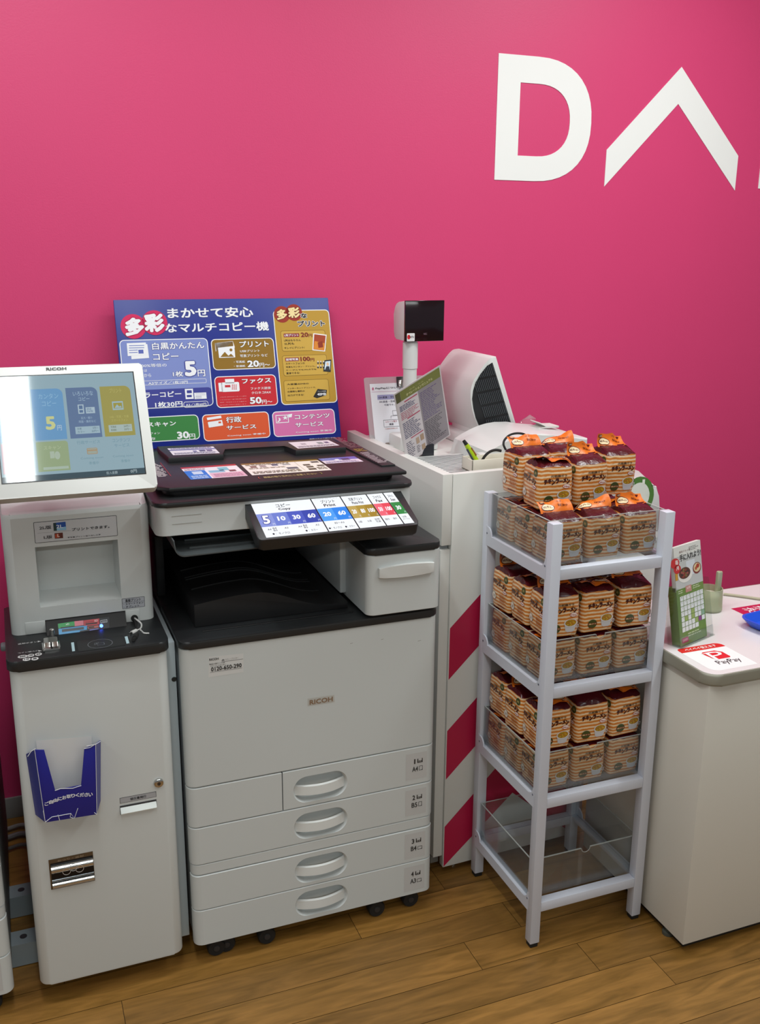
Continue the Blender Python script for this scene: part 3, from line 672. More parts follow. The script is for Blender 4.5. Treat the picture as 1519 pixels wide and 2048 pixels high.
a.qtext('プリントできます。', (545, 388), (830, 340), '#303136', .03)
a.qtext('▼写真プリント取り出し口▼', (512, 442), (764, 408), '#3a3b40', .015)
build('photo_label', a.mb, hou)
a = Art((0, UY, 0), (1, 0, 0), (0, 0, 1)); a.cr = cr2
A0, A1 = a.q(929, 980), a.q(1096, 884); zlo, zhi = a.q(929, 980)[1], a.q(929, 902)[1]
a.rect(A0[0], zlo, A1[0], zhi, '#3a3c42', 0, .001); a.rect(A0[0] + .0008, zlo + .0008, A1[0] - .0008, zhi - .0008, '#b4b7be', 1)
a.text('直接プリント', A0[0] + .007, zlo + .0145, A1[0] - .008, zhi - .0015, '#26272c', .02); a.text('・スマートフォン', A0[0] + .003, zlo + .0078, A1[0] - .003, zlo + .0125, '#26272c', .015); a.text('・タブレット', A0[0] + .003, zlo + .0015, A1[0] - .012, zlo + .0065, '#26272c', .015)
a.rect(A0[0], zlo + .0132, A1[0], zlo + .0137, '#55585e', 2)
build('print_label', a.mb, hou)
# card slots
cw_ = MB(); cw_.prism([(UY + .02, .8052), (UY - .020, .8052), (UY + .004, RTOP), (UY + .02, RTOP)], 'x', .0408, .2022, DARK2); build('slot_recess', cw_, K)
ce_ = Vector((0, .024, RTOP - .8052)).normalized()
cb = MB(); cb.box(.0, .0395, UY - .0012, UY + .012, .8058, .832, KWHITE, .001); build('corner_cover', cb, K)
cb = MB(); cb.box(.2035, .2325, UY - .0012, UY + .012, .8058, .832, KWHITE, .001); build('cable_cover', cb, K)
a = Art((0, UY - .020, .8052), (1, 0, 0), ce_, mk=lambda c_: mat(c_, .3)); a.cr = c8
def cq(pts, c_, l): a.qpoly(pts, c_, l)
cq([(515, 122), (975, 63), (978, 160), (525, 225)], '#0e1420', 0)
cq([(517, 124), (664, 102), (666, 145), (522, 166)], '#1f9a4c', 1); cq([(664, 102), (744, 93), (746, 136), (668, 146)], '#d67888', 1); cq([(746, 94), (886, 76), (888, 130), (750, 146)], '#c03844', 1)
cq([(522, 170), (778, 138), (776, 176), (715, 186), (712, 200), (526, 224)], '#4aa0d8', 1); cq([(552, 174), (748, 152), (750, 174), (554, 198)], '#3c4048', 2); cq([(540, 156), (660, 142), (660, 150), (542, 166)], '#10141a', 2)
cq([(762, 122), (868, 110), (868, 122), (764, 134)], '#1a0c10', 2); cq([(762, 106), (832, 97), (832, 108), (764, 117)], '#a02a36', 2); cq([(780, 150), (880, 136), (884, 156), (786, 170)], '#b25a50', 1); cq([(790, 154), (840, 147), (842, 158), (792, 166)], '#100c10', 2)
cq([(896, 94), (956, 84), (958, 110), (898, 120)], '#c8ccd4', 1); cq([(900, 98), (952, 89), (954, 106), (902, 115)], '#141820', 2); cq([(908, 104), (946, 98), (946, 102), (908, 108)], '#c8ccd4', 3)
cq([(800, 176), (880, 164), (880, 172), (800, 186)], '#7878c0', 2)
a.qtext('xD', (587, 138), (618, 118), '#d6efe0', .02); a.qtext('SD', (843, 108), (874, 86), '#f0d0d4', .02)
build('card_slots', a.mb, K)
lp = P(*c8(905, 143), (0, UY - .020, .8052), a.n)
build('blue_light', MB().lathe([(0, -.0035), (.0022, -.003), (.0034, -.001), (.0036, .002)], (lp.x, lp.y, lp.z), screen('#3c5cff', 9.0), 16, 'y'), K)['label'] = 'glowing blue indicator light'
# tilted monitor
ta = math.atan2(1.3625 - 1.137, 1.978 - 1.85)
MX0, MX1 = -.036, .2625; M = Matrix.Translation((MX0, 1.85, 1.137)) @ Matrix.Rotation(ta, 4, 'X'); mw = MX1 - MX0; mh = math.hypot(.128, .2255)
mb = MB(); mb.prism(rr(0, 0, mw, mh, .006), 'z', -.030, 0, WHITE2, .003, xf=M); mb.box(.05, mw - .05, .07, .18, -.06, -.028, DARK2, .006, xf=M)
mb.box(.09, mw - .09, .08, .14, -.13, -.055, DARK2, .006, xf=M)
for bx_ in (.045, .262): mb.box(bx_, bx_ + .014, .004, .016, -.034, -.026, RUBBER, .002, xf=M)
mon = build('monitor', mb, K)
c1 = crop(0, 700, .26333); ey = Vector((0, .128, .2255)).normalized()
a = Art((MX0, 1.85, 1.137), (1, 0, 0), ey); a.cr = c1; a.qtext('RICOH', (350, 157), (503, 130), '#34363a', .04); build('monitor_logo', a.mb, mon)
a = Art((MX0, 1.85, 1.137), (1, 0, 0), ey, mk=lambda c_: screen(c_, .66, .05, 1.0)); a.cr = c1
s0, s1 = a.q(1003, 170), a.q(1105, 935)
xr, yt, yb = (s0[0] + s1[0]) / 2, s0[1], s1[1]; xl = mw - xr
a.rect(xl - .002, yb - .002, xr + .002, yt + .002, mat('#0c0d10', .3), 0)
a.rect(xl, yb, xr, yt, '#9cbac6', 1)
kx = lambda f: xl + (xr - xl) * f
ky = lambda f: yb + (yt - yb) * f
a.rect(xl, yb, xr, ky(.052), '#3c5560', 2); a.text('投入金額', kx(.72), ky(.012), kx(.80), ky(.04), '#b8ccd2', .0); a.text('0円', kx(.895), ky(.01), kx(.94), ky(.042), '#c8dade', .0)
cols = [(.012, .225), (.25, .472), (.495, .722), (.742, .965)]
def tile(i, z0, z1, c_, r=.012): a.poly(rr(kx(cols[i][0]), ky(z0), kx(cols[i][1]), ky(z1), (0, 0, r, 0), 5), c_, 2)
tile(0, .375, .868, '#7fb4dc'); tile(1, .375, .868, '#6fa6d4'); tile(2, .375, .868, '#6580a6'); tile(3, .375, .868, '#aaa458')
a.text('5', kx(.33), ky(.47), kx(.40), ky(.60), '#d6dc9a', .04); a.text('円', kx(.41), ky(.46), kx(.44), ky(.51), '#cfe0ea', 0)
a.text('カンタン', kx(.30), ky(.77), kx(.44), ky(.82), '#9cc8e6', 0); a.text('コピー', kx(.32), ky(.70), kx(.42), ky(.75), '#9cc8e6', 0)
a.text('いろいろな', kx(.545), ky(.785), kx(.69), ky(.83), '#a9c4da', .01); a.text('コピー', kx(.58), ky(.735), kx(.66), ky(.772), '#a9c4da', .01)
a.rect(kx(.57), ky(.61), kx(.612), ky(.70), '#b8cfdc', 3); a.rect(kx(.578), ky(.655), kx(.604), ky(.69), '#5d7ca4', 4); a.rect(kx(.578), ky(.62), kx(.604), ky(.645), '#5d7ca4', 4)
a.rect(kx(.625), ky(.61), kx(.69), ky(.67), '#b8cfdc', 3); a.lines(kx(.632), ky(.62), kx(.683), ky(.664), 4, '#5d7ca4', 4)
a.text('拡大・縮小', kx(.585), ky(.555), kx(.665), ky(.58), '#a9c4da', 0); a.text('両面・集約など', kx(.565), ky(.52), kx(.69), ky(.545), '#a9c4da', 0)
a.rect(kx(.535), ky(.415), kx(.71), ky(.485), '#a8c4d2', 3); a.text('白黒', kx(.55), ky(.455), kx(.58), ky(.475), '#49687c', 0); a.text('5円〜', kx(.66), ky(.455), kx(.70), ky(.475), '#49687c', 0); a.text('カラー', kx(.55), ky(.425), kx(.60), ky(.445), '#49687c', 0); a.text('30円〜', kx(.65), ky(.425), kx(.70), ky(.445), '#49687c', 0)
a.text('プリント', kx(.81), ky(.80), kx(.90), ky(.845), '#c2bc70', .01)
a.rect(kx(.82), ky(.63), kx(.90), ky(.715), '#a9c6d0', 3); a.rect(kx(.828), ky(.645), kx(.892), ky(.70), '#a9a24a', 4); a.poly([(kx(.835), ky(.65)), (kx(.855), ky(.685)), (kx(.87), ky(.66)), (kx(.88), ky(.67)), (kx(.888), ky(.65))], '#a9c6d0', 5)
a.text('USB・写真・文書', kx(.79), ky(.55), kx(.93), ky(.575), '#c2bc70', 0); a.text('スマートフォン', kx(.80), ky(.515), kx(.92), ky(.54), '#c2bc70', 0)
a.rect(kx(.775), ky(.415), kx(.945), ky(.485), '#b4c8c4', 3); a.text('写真紙', kx(.79), ky(.455), kx(.83), ky(.475), '#5c6440', 0); a.text('20円〜', kx(.885), ky(.455), kx(.935), ky(.475), '#5c6440', 0); a.text('普通紙', kx(.79), ky(.425), kx(.83), ky(.445), '#5c6440', 0); a.text('20円〜', kx(.885), ky(.425), kx(.935), ky(.445), '#5c6440', 0)
tile(1, .08, .36, '#9fb48c', .006); a.text('スキャン', kx(.30), ky(.28), kx(.42), ky(.32), '#b9c8a4', .01); a.rect(kx(.34), ky(.20), kx(.37), ky(.265), '#b6c8b4', 3); a.ell(kx(.39), ky(.225), .005, .008, '#b6c8b4', 3); a.rect(kx(.285), ky(.095), kx(.46), ky(.12), '#b4c8b8', 3)
tile(0, .08, .36, '#c79ca8', .006)
a.text('行政サービス', kx(.535), ky(.315), kx(.70), ky(.35), '#7fa3b2', .01); a.rect(kx(.60), ky(.215), kx(.675), ky(.275), '#b59a78', 3, .002); a.rect(kx(.605), ky(.22), kx(.67), ky(.27), '#a9b4a8', 4); a.rect(kx(.605), ky(.245), kx(.67), ky(.258), '#b59a78', 5)
a.text('Coming soon', kx(.55), ky(.165), kx(.71), ky(.19), '#7c9fac', 0); a.text('準備中', kx(.605), ky(.115), kx(.675), ky(.145), '#7c9fac', 0)
a.text('コンテンツ', kx(.79), ky(.315), kx(.92), ky(.35), '#7fa3b2', .01); a.text('サービス', kx(.80), ky(.265), kx(.91), ky(.30), '#7fa3b2', .01); a.text('Coming soon', kx(.78), ky(.165), kx(.93), ky(.19), '#7c9fac', 0); a.text('準備中', kx(.835), ky(.115), kx(.90), ky(.145), '#7c9fac', 0)
build('display', a.mb, mon)
# cables by the kiosk
def wpt(u, v, y): p = PY(u, v, y); return (p.x, p.y, p.z)
cc = c8
mb = MB(); hole = wpt(*cc(1200, 72), UY - .001); mb.lathe([(.0, -.002), (.0075, -.002), (.0075, 0)], (hole[0], UY - .001, hole[2]), RUBBER, 20, 'y'); build('cable_grommet', mb, K)
def smooth(pts, n=6):
    pts = [Vector(p) for p in pts]; out = []
    for i in range(len(pts) - 1):
        p0, p1, p2, p3 = pts[max(i - 1, 0)], pts[i], pts[i + 1], pts[min(i + 2, len(pts) - 1)]
        for k in range(n):
            t = k / n; out.append(.5 * ((2 * p1) + (p2 - p0) * t + (2 * p0 - 5 * p1 + 4 * p2 - p3) * t * t + (3 * p1 - p0 - 3 * p2 + p3) * t ** 3))
    return out + [pts[-1]]
h0 = Vector(hole) + Vector((0, 0, 0))
wcab = [h0, wpt(*cc(1225, 90), UY - .02), wpt(*cc(1262, 125), UY - .03), wpt(*cc(1255, 165), UY - .045), wpt(*cc(1215, 185), UY - .055)]
WC = mat('#dcdcda', .4)
mb = MB().tube(smooth(wcab), .0018, WC, 8); d0 = Vector(wcab[-1]); d1 = Vector(wpt(*cc(1150, 218), UY - .075)); dd = (d1 - d0).normalized()
mb.tube([d0, d0 + (d1 - d0) * .6], [.0042, .0044], WC, 10); mb.tube([d0 + (d1 - d0) * .6, d1], .003, CHROME, 10)
mono('charging_cable', mb, 'white charging cable with metal tip hanging from the kiosk hole', 'cable', tuple(d1))
bc = [h0 + Vector((-.001, 0, -.002)), wpt(*cc(1205, 95), UY - .015), wpt(*cc(1215, 140), UY - .03), wpt(*cc(1225, 185), UY - .045), wpt(*cc(1232, 215), UY - .06)]
mb = MB().tube(smooth(bc), .0022, RUBBER, 8); d0 = Vector(bc[-1]); d1 = Vector(PZ(*cc(1190, 268), SZ + .005)); mb.tube([d0, d0 + (d1 - d0) * .7], .0055, RUBBER, 10); mb.tube([d0 + (d1 - d0) * .7, d1], .0035, RUBBER, 10)
mono('charging_cable', mb, 'black charging cable ending on the dark kiosk shelf', 'cable', tuple(d1))
t0 = [PZ(*cc(1255, 178), SZ + .012), PZ(*cc(1285, 205), SZ + .003), PZ(*cc(1330, 208), SZ + .003)]
mono('cable_tie', MB().tube(smooth(t0), .0016, WC, 6), 'loose white cable tie end on the dark kiosk shelf', 'cable tie', tuple(t0[1]))
# blue cardboard leaflet pocket on the kiosk door
BLUE = mat('#1b1f86', .35, name='blue_coated_card')
LP = thing('leaflet_pocket', 'torn blue cardboard leaflet pocket stuck on the kiosk front', 'leaflet pocket', (.055, 1.86, .4687))
yf = 1.842
def wq(u, v): p = PY(u, v, yf); return (p.x, p.z)
c3b = crop(0, 1340, .3457)
front = [c3b(*p) for p in ((200, 462), (255, 462), (318, 697), (470, 667), (487, 455), (553, 430), (560, 835), (262, 882))]
front = [wq(*p) for p in front]
mb = MB(); mb.prism(front, 'y', yf, yf + .0016, BLUE, .0003)
fp = build('front_flap', mb, LP)
xl0, xr0 = front[0][0], front[5][0]
lo = PY(*c3b(150, 490), KY - .003); lo2 = PY(*c3b(205, 840), KY - .003)
sd = MB(); Lt, Lb = front[0], front[7]
sd.add([(Lt[0], yf, Lt[1]), (Lb[0], yf, Lb[1]), (lo2.x, KY - .001, lo2.z), (lo.x, KY - .001, lo.z), (Lt[0] + .001, yf + .0015, Lt[1]), (Lb[0] + .001, yf + .0015, Lb[1]), (lo2.x + .0015, KY - .0005, lo2.z), (lo.x + .0015, KY - .0005, lo.z)], [(0, 1, 2, 3), (7, 6, 5, 4), (0, 3, 7, 4), (1, 0, 4, 5), (2, 1, 5, 6)], BLUE)
Rt, Rb = front[5], front[6]; ro = PY(*c3b(583, 410), KY - .003); ro2 = PY(*c3b(582, 760), KY - .003)
sd.add([(Rt[0], yf, Rt[1]), (Rb[0], yf, Rb[1]), (ro2.x, KY - .001, ro2.z), (ro.x, KY - .001, ro.z), (Rt[0] - .001, yf + .0015, Rt[1]), (Rb[0] - .001, yf + .0015, Rb[1]), (ro2.x - .0015, KY - .0005, ro2.z), (ro.x - .0015, KY - .0005, ro.z)], [(0, 3, 2, 1), (4, 5, 6, 7), (0, 4, 7, 3), (1, 5, 4, 0), (2, 6, 5, 1)], BLUE)
sd.add([(Lb[0], yf, Lb[1]), (Rb[0], yf, Rb[1]), (ro2.x, KY - .001, ro2.z + .0), (lo2.x, KY - .001, lo2.z)], [(0, 1, 2, 3)], BLUE)
build('side_flap', sd, LP)
ed = MB(); WP = mat('#d2d4d6', .6)
for (a_, b_) in ((front[0], front[7]), (front[5], front[6])): ed.tube([(a_[0], yf - .0002, a_[1]), (b_[0], yf - .0002, b_[1])], .0006, WP, 6)
for pts in ([(262, 880), (300, 850), (410, 830), (430, 858), (450, 800)], [(262, 880), (250, 815)], [(410, 830), (405, 850), (425, 858)], [(500, 440), (553, 430), (582, 412)], [(487, 455), (520, 448), (553, 428)], [(160, 500), (180, 470), (205, 455)], [(335, 838), (345, 870)], [(318, 697), (350, 686), (420, 684), (470, 668)], [(560, 835), (545, 825)]):
    ed.tube([(wq(*c3b(*p))[0], yf - .0003, wq(*c3b(*p))[1]) for p in pts], .0007, WP, 6)
build('worn_edge', ed, LP)['label'] = 'whitened torn card edges'
pk = MB(); pk.add([(wq(*c3b(205, 455))[0] + .002, KY - .002, front[0][1]), (wq(*c3b(540, 430))[0], KY - .002, front[5][1]), (front[6][0], KY - .002, front[6][1] + .01), (front[7][0], KY - .002, front[7][1] + .01)], [(3, 2, 1, 0)], mat('#dcdcda', .6)); build('back_card', pk, LP)['label'] = 'white inside back card'
a = Art((0, yf, 0), (1, 0, 0), (0, 0, 1)); a.cr = c3b
for i, ch in enumerate('ご自由にお取りください'):
    u = 258 + 280 * i / 11; v = 785 - 58 * (i / 11) - 16 * math.sin(PI * min(1, i / 10)); a.qtext(ch, (u, v), (u + 23, v - 26), '#e2e2ea', .04)
build('lettering', a.mb, fp)

# floor behind the kiosk: feet and cords
FT = mat('#8c979c', .5)
for y0, lab in ((2.03, 'grey plastic floor foot with a screw, nearer of two beside the kiosk'), (2.21, 'grey plastic floor foot with a screw, farther of two beside the kiosk')):
    mb = MB(); mb.prism([(y0, .002), (y0 + .055, .002), (y0 + .055, .055), (y0 + .003, .056)], 'x', -.16, -.032, FT, .004); mb.lathe([(.008, 0), (.008, .0012), (.003, .0006), (0, .0006)], (-.066, y0 + .03, .0552), mat('#4a5054', .4, .6), 16)
    mono('stabilizer_foot', mb, lab, 'floor foot', (-.09, y0 + .03, 0), 'grey floor feet beside the kiosk')
for k, (dy, r, h) in enumerate(((.0, .006, .0), (-.045, .0075, .0), (-.1, .005, .0))):
    pts = [(-.3, 2.62 + dy, .01), (-.12, 2.60 + dy, .012), (-.06, 2.61 + dy, .011), (.0, 2.58 + dy, .012), (.2, 2.6 + dy, .01)]
    mono('power_cord', MB().tube(smooth(pts), r, mat(('#7c7a78', '#6a6868', '#55504e')[k], .6), 8), ('grey power cord on the floor closest to the baseboard', 'thicker grey power cord on the floor, middle of the three', 'dark thin power cord on the floor, nearest of the three')[k], 'power cord', (-.06, 2.6 + dy, .0), 'cords on the floor behind the kiosk')

# ------------------------------------------------------------------ price board behind the copier
PB0 = Vector((0, 2.535, 1.0775)); pe = Vector((0, .118, .40)).normalized(); pn = Vector((1, 0, 0)).cross(pe)
def pq(u, v): w = P(u, v, PB0, pn) - PB0; return (w.x, w.dot(pe))
tl, tr_, br = pq(228, 598), pq(663, 597), pq(676, 884)
PBT = thing('price_board', 'blue illustrated price board standing behind the copier against the pink wall', 'price board', (.56, 2.535, 1.0775))
M = Matrix.Translation(PB0) @ Matrix(((1, 0, 0, 0), (0, pe.y, pn.y, 0), (0, pe.z, pn.z, 0), (0, 0, 0, 1)))
x0, x1, yt = (tl[0] + pq(236, 720)[0]) / 2, (tr_[0] + br[0]) / 2, (tl[1] + tr_[1]) / 2
build('board', MB().box(x0, x1, 0, yt, -.006, 0, mat('#1b2c86', .36, spec=.3, name='blue_glossy_board'), .001, xf=M), PBT)
a = Art(PB0, (1, 0, 0), pe, mk=lambda c_: mat(c_, .42, spec=.3)); a.cr = crop(220, 580, .30942)
W_ = '#eef0f4'
def card(u0, v0, u1, v1, c_, r=.012, edge=W_):
    p, q = a.q(u0, v1), a.q(u1, v0); a.rect(p[0], p[1], q[0], q[1], edge, 1, r); a.rect(p[0] + .0022, p[1] + .0022, q[0] - .0022, q[1] - .0022, c_, 2, r - .002)
    return p, q
a.qtext('まかせて安心', (372, 185), (920, 108), W_, .03)
a.qtext('なマルチコピー機', (356, 278), (1022, 203), W_, .03)
for (u, v, r) in ((150, 236, 82), (288, 212, 82)): p = a.q(u, v); e = a.q(u + r, v); a.ell(p[0], p[1], e[0] - p[0], e[0] - p[0], '#d0245c', 4)
a.qtext('多', (100, 300), (215, 178), W_, .06, 6, '#a8184a', .05); a.qtext('彩', (225, 275), (345, 152), W_, .06, 6, '#a8184a', .05)
# copy card
p, q = card(100, 310, 628, 775, '#7d8cc8'); p2, q2 = a.q(100, 770), a.q(645, 628)
a.rect(p[0] + .0022, p[1] + .0022, q[0] - .0022, q2[1], '#3a3f92', 3, .009)
a.qpoly([(130, 355), (240, 350), (252, 440), (138, 448)], W_, 4); a.qpoly([(107, 345), (230, 340), (240, 418), (114, 428)], W_, 5)
for k in range(4): a.qpoly([(122, 358 + 15 * k), (178 if k > 1 else 220, 356 + 15 * k), (178 if k > 1 else 220, 361 + 15 * k), (122, 363 + 15 * k)], '#7d8cc8', 6)
a.qrect(184, 386, 214, 412, '#5a68b4', 6)
a.qtext('白黒かんたん', (272, 388), (606, 332), W_, .03, 5, '#3a3f92', .04); a.qtext('コピー', (278, 455), (440, 404), W_, .03, 5, '#3a3f92', .04)
a.qtext('100%等倍の', (190, 502), (364, 474), W_, .01); a.qtext('コピーは', (150, 532), (238, 512), W_, .01); a.qtext('ここから', (170, 566), (264, 540), W_, .01)
a.qtext('1枚', (406, 562), (470, 524), W_, .03, 5, '#3a3f92', .04); a.qtext('5', (484, 560), (552, 458), W_, .05, 5, '#3a3f92', .04); a.qtext('円', (566, 560), (612, 514), W_, .03, 5, '#3a3f92', .04)
p, q = a.q(100, 622), a.q(620, 572); a.outline(p[0], p[1], q[0], q[1], .001, W_, 4, .003); a.qtext('A3サイズ／1枚10円', (248, 614), (500, 584), W_, .02)
a.qtext('カラーコピー', (170, 702), (458, 652), W_, .03, 5); a.qtext('1枚30円', (292, 762), (466, 716), W_, .03, 5)
p, q = a.q(476, 762), a.q(632, 716); a.outline(p[0], p[1], q[0], q[1], .0012, W_, 5, .006); a.qtext('A3／1枚60円', (490, 752), (620, 728), W_, .015, 5)
a.qrect(488, 638, 534, 706, W_, 5); a.qrect(496, 648, 526, 668, '#3a3f92', 6); a.qrect(496, 678, 526, 694, '#3a3f92', 6); a.qrect(546, 662, 620, 706, W_, 5)
for k in range(4): a.qrect(552, 667 + 10 * k, 590 if k > 1 else 614, 671 + 10 * k, '#3a3f92', 6)
# scan card
card(132, 804, 568, 992, '#35803e'); a.qtext('スキャン', (240, 888), (424, 846), W_, .03, 5); a.qtext('スマートフォン', (170, 940), (322, 918), W_, .01, 5); a.qtext('に保存', (200, 976), (292, 952), W_, .01, 5); a.qtext('30', (434, 964), (508, 912), W_, .04, 5); a.qtext('円', (512, 964), (548, 928), W_, .02, 5)
# print card
card(668, 308, 1054, 520, '#8e6a1c')
a.qpoly([(676, 344), (792, 332), (800, 400), (690, 418)], '#8e6a1c', 3); a.qpoly([(676, 344), (792, 330), (806, 372), (690, 392), (682, 398)], W_, 3); a.qpoly([(696, 374), (802, 362), (808, 436), (704, 440)], W_, 5); a.qpoly([(712, 434), (740, 400), (764, 426), (780, 412), (800, 432)], '#8e6a1c', 6); p = a.q(780, 388); a.ell(p[0], p[1], .004, .004, '#8e6a1c', 6)
a.qtext('プリント', (836, 372), (1022, 326), W_, .03, 5, '#4a3408', .04); a.qtext('USBプリント', (840, 404), (966, 384), W_, .015, 5); a.qtext('写真プリント など', (840, 436), (1016, 412), W_, .015, 5)
a.qtext('・写真紙', (800, 474), (870, 456), W_, .015, 5); a.qtext('・普通紙', (800, 500), (872, 484), W_, .015, 5); a.qtext('20', (888, 500), (960, 454), W_, .04, 5, '#4a3408', .04); a.qtext('円〜', (966, 500), (1030, 470), W_, .02, 5)
# fax card
card(690, 545, 1068, 764, '#c6202e')
a.qrect(744, 574, 800, 606, W_, 4); a.qrect(704, 600, 724, 658, W_, 4, .001); a.qrect(722, 594, 832, 660, W_, 4, .004); a.qrect(742, 614, 776, 630, '#c6202e', 5)
for i in range(3):
    for j in range(3): a.qrect(786 + 12 * i, 612 + 12 * j, 793 + 12 * i, 619 + 12 * j, '#c6202e', 5)
a.qtext('ファクス', (852, 608), (1038, 566), W_, .03, 5, '#7c0c18', .04); a.qtext('ファクス送信', (908, 646), (1036, 624), W_, .015, 5); a.qtext('クロネコFAX', (914, 674), (1038, 652), W_, .015, 5)
for k, t in enumerate(('クロネコFAXセンターへ送信', 'こちらのコピー機で受け取れます', '会社・会社のファクス機から', '0570-05-1000に送信します')): a.qtext(t, (710, 696 + 17 * k), (880, 684 + 17 * k), '#f0c8cc', .0, 5)
a.qtext('50', (904, 738), (976, 690), W_, .04, 5, '#7c0c18', .04); a.qtext('円〜', (982, 738), (1046, 708), W_, .02, 5)
card(608, 784, 1022, 980, '#d8552a')
a.qpoly([(624, 826), (716, 812), (730, 876), (638, 890)], W_, 4); a.qpoly([(627, 842), (719, 828), (722, 840), (630, 854)], '#d8552a', 5); a.qrect(700, 850, 716, 862, '#d8552a', 5)
a.qtext('行政', (750, 860), (846, 816), W_, .03, 5, '#7c2a0c', .04); a.qtext('サービス', (752, 906), (942, 866), W_, .03, 5, '#7c2a0c', .04); a.qtext('Coming soon 準備中', (758, 950), (1002, 922), W_, .01, 5)
card(1060, 766, 1446, 952, '#d470a8')
a.qoutline(1072, 806, 1150, 862, .002, W_, 4); a.qtext('♪', (1080, 854), (1102, 824), W_, .02, 5); a.qtext('★', (1114, 840), (1146, 810), W_, .02, 5); a.qpoly([(1140, 806), (1176, 800), (1172, 822), (1146, 826)], W_, 4)
a.qtext('コンテンツ', (1192, 838), (1416, 796), W_, .03, 5, '#9a3a74', .04); a.qtext('サービス', (1196, 888), (1376, 848), W_, .03, 5, '#9a3a74', .04); a.qtext('Coming soon 準備中', (1200, 928), (1432, 900), W_, .01, 5)
a.qtext('価格はすべて税込です。', (1286, 968), (1460, 950), W_, .01, 5)
# gold card
card(1108, 126, 1412, 745, '#b9912f')
for (u0, v0, v1, u1) in ((1112, 258, 398, 1386), (1122, 416, 558, 1396), (1132, 574, 723, 1408)): p, q = a.q(u0, v1), a.q(u1, v0); a.outline(p[0], p[1], q[0], q[1], .0008, '#6e5414', 3, .006); a.rect(p[0] + .001, p[1] + .001, q[0] - .001, q[1] - .001, '#c9a344', 3, .006)
for (u, v, r) in ((1110, 158, 52), (1188, 146, 52)): p = a.q(u, v); e = a.q(u + r, v); a.ell(p[0], p[1], e[0] - p[0], e[0] - p[0], '#9a2c1c', 4)
a.qtext('多', (1078, 194), (1140, 124), '#f0dca0', .05, 6, '#6a1c10', .05); a.qtext('彩', (1152, 182), (1222, 112), '#f0dca0', .05, 6, '#6a1c10', .05)
a.qtext('な', (1232, 182), (1270, 150), '#20180c', .05, 6, W_, .06); a.qtext('プリント', (1212, 238), (1384, 196), '#20180c', .04, 6, W_, .06)
DK = '#2a1e10'
a.qrect(1122, 280, 1220, 306, '#8c2430', 4); a.qtext('L判プリント', (1126, 302), (1216, 284), W_, .03, 5); a.qtext('20', (1232, 306), (1278, 274), '#7c2018', .04, 5); a.qtext('円', (1282, 306), (1304, 284), '#7c2018', .03, 5)
for t, u, v, w in (('L判はもちろん', 1124, 334, 106), ('2L判も', 1126, 356, 62), ('キレイにプリント!', 1126, 382, 128), ('スマートフォンの', 1134, 484, 122), ('写真もカンタン・プリント。', 1136, 504, 188), ('ケーブルでもWi-Fiでも', 1136, 524, 196), ('直接できる!', 1138, 546, 86), ('大容量40MBの', 1142, 616, 140), ('インターネットプリントで、', 1144, 642, 184), ('出張時も資料の', 1146, 664, 110), ('出力ができる!', 1148, 688, 102)):
    a.qtext(t, (u, v), (u + w, v - 17), DK, .015, 5)
a.qpoly([(1312, 280), (1398, 290), (1388, 398), (1306, 390)], W_, 4); a.qpoly([(1318, 286), (1392, 296), (1383, 392), (1312, 384)], '#a4401c', 5); a.qpoly([(1320, 330), (1386, 345), (1383, 392), (1312, 384)], '#d8842c', 6); a.qpoly([(1340, 340), (1370, 330), (1376, 370), (1345, 375)], '#8c2c14', 7)
a.qrect(1132, 436, 1218, 462, '#8c2430', 4); a.qtext('証明写真', (1136, 458), (1214, 440), W_, .03, 5); a.qtext('100', (1230, 462), (1290, 430), '#7c2018', .04, 5); a.qtext('円', (1294, 462), (1318, 440), '#7c2018', .03, 5)
for j in range(2):
    for i in range(4): p = a.q(1342 + 18 * i, 466 + 28 * j); a.rect(p[0] - .0024, p[1] - .005, p[0] + .0024, p[1], '#2c3038', 5); a.ell(p[0], p[1] + .0012, .0022, .0024, '#d8c8b4', 6, )
a.qpoly([(1384, 455), (1428, 450), (1424, 530), (1376, 526)], '#22252c', 7); a.qpoly([(1389, 463), (1422, 459), (1419, 518), (1383, 515)], '#cfe0ee', 8); p = a.q(1404, 480); a.ell(p[0], p[1], .0035, .0045, '#e0bc9c', 9); a.qpoly([(1388, 515), (1396, 494), (1414, 494), (1418, 518)], '#2c3040', 9)
a.qpoly([(1312, 690), (1340, 640), (1400, 646), (1396, 680), (1335, 700)], '#1c1a1c', 5); a.qtext('40MB', (1338, 684), (1394, 664), W_, .03, 6); a.qtext('ファイル容量', (1340, 660), (1392, 650), W_, .0, 6)
build('printed_face', a.mb, PBT)

# ------------------------------------------------------------------ register counter with pink stripes
RZ = math.radians(1.7); RB = thing('register_cabinet', 'white narrow register cabinet with pink diagonal stripes on its front', 'register cabinet', (.9378, 1.9978, 0), RZ)
LAM = mat('#d9dad6', .35, name='white_laminate'); PINK = mat('#b81a46', .4, name='crimson_stripe_sheet')
RW, RD, RH = .456, .62, 1.0786; ZT = 1.055
build('side_panel', MB().box(0, .0255, 0, RD, .905, RH, LAM, .001).box(0, .0255, .004, RD, .055, .893, LAM, .001).box(.003, .024, .015, RD, .885, .91, mat('#8d9296', .5)), RB, True)
build('side_panel', MB().box(RW - .0255, RW, .001, RD, .055, RH, LAM, .001), RB, True)
build('plinth', MB().box(.006, .028, .03, RD, .02, .06, mat('#77746e', .5)), RB, True)
fp_ = build('front_panel', MB().box(.0265, RW - .0265, -.001, .020, .022, RH - .0008, LAM, .001), RB, True)
a = Art((0, -.001, 0), (1, 0, 0), (0, 0, 1), mk=lambda c_: mat(c_, .4)); lx, rx, cx = .0285, RW - .0285, .228
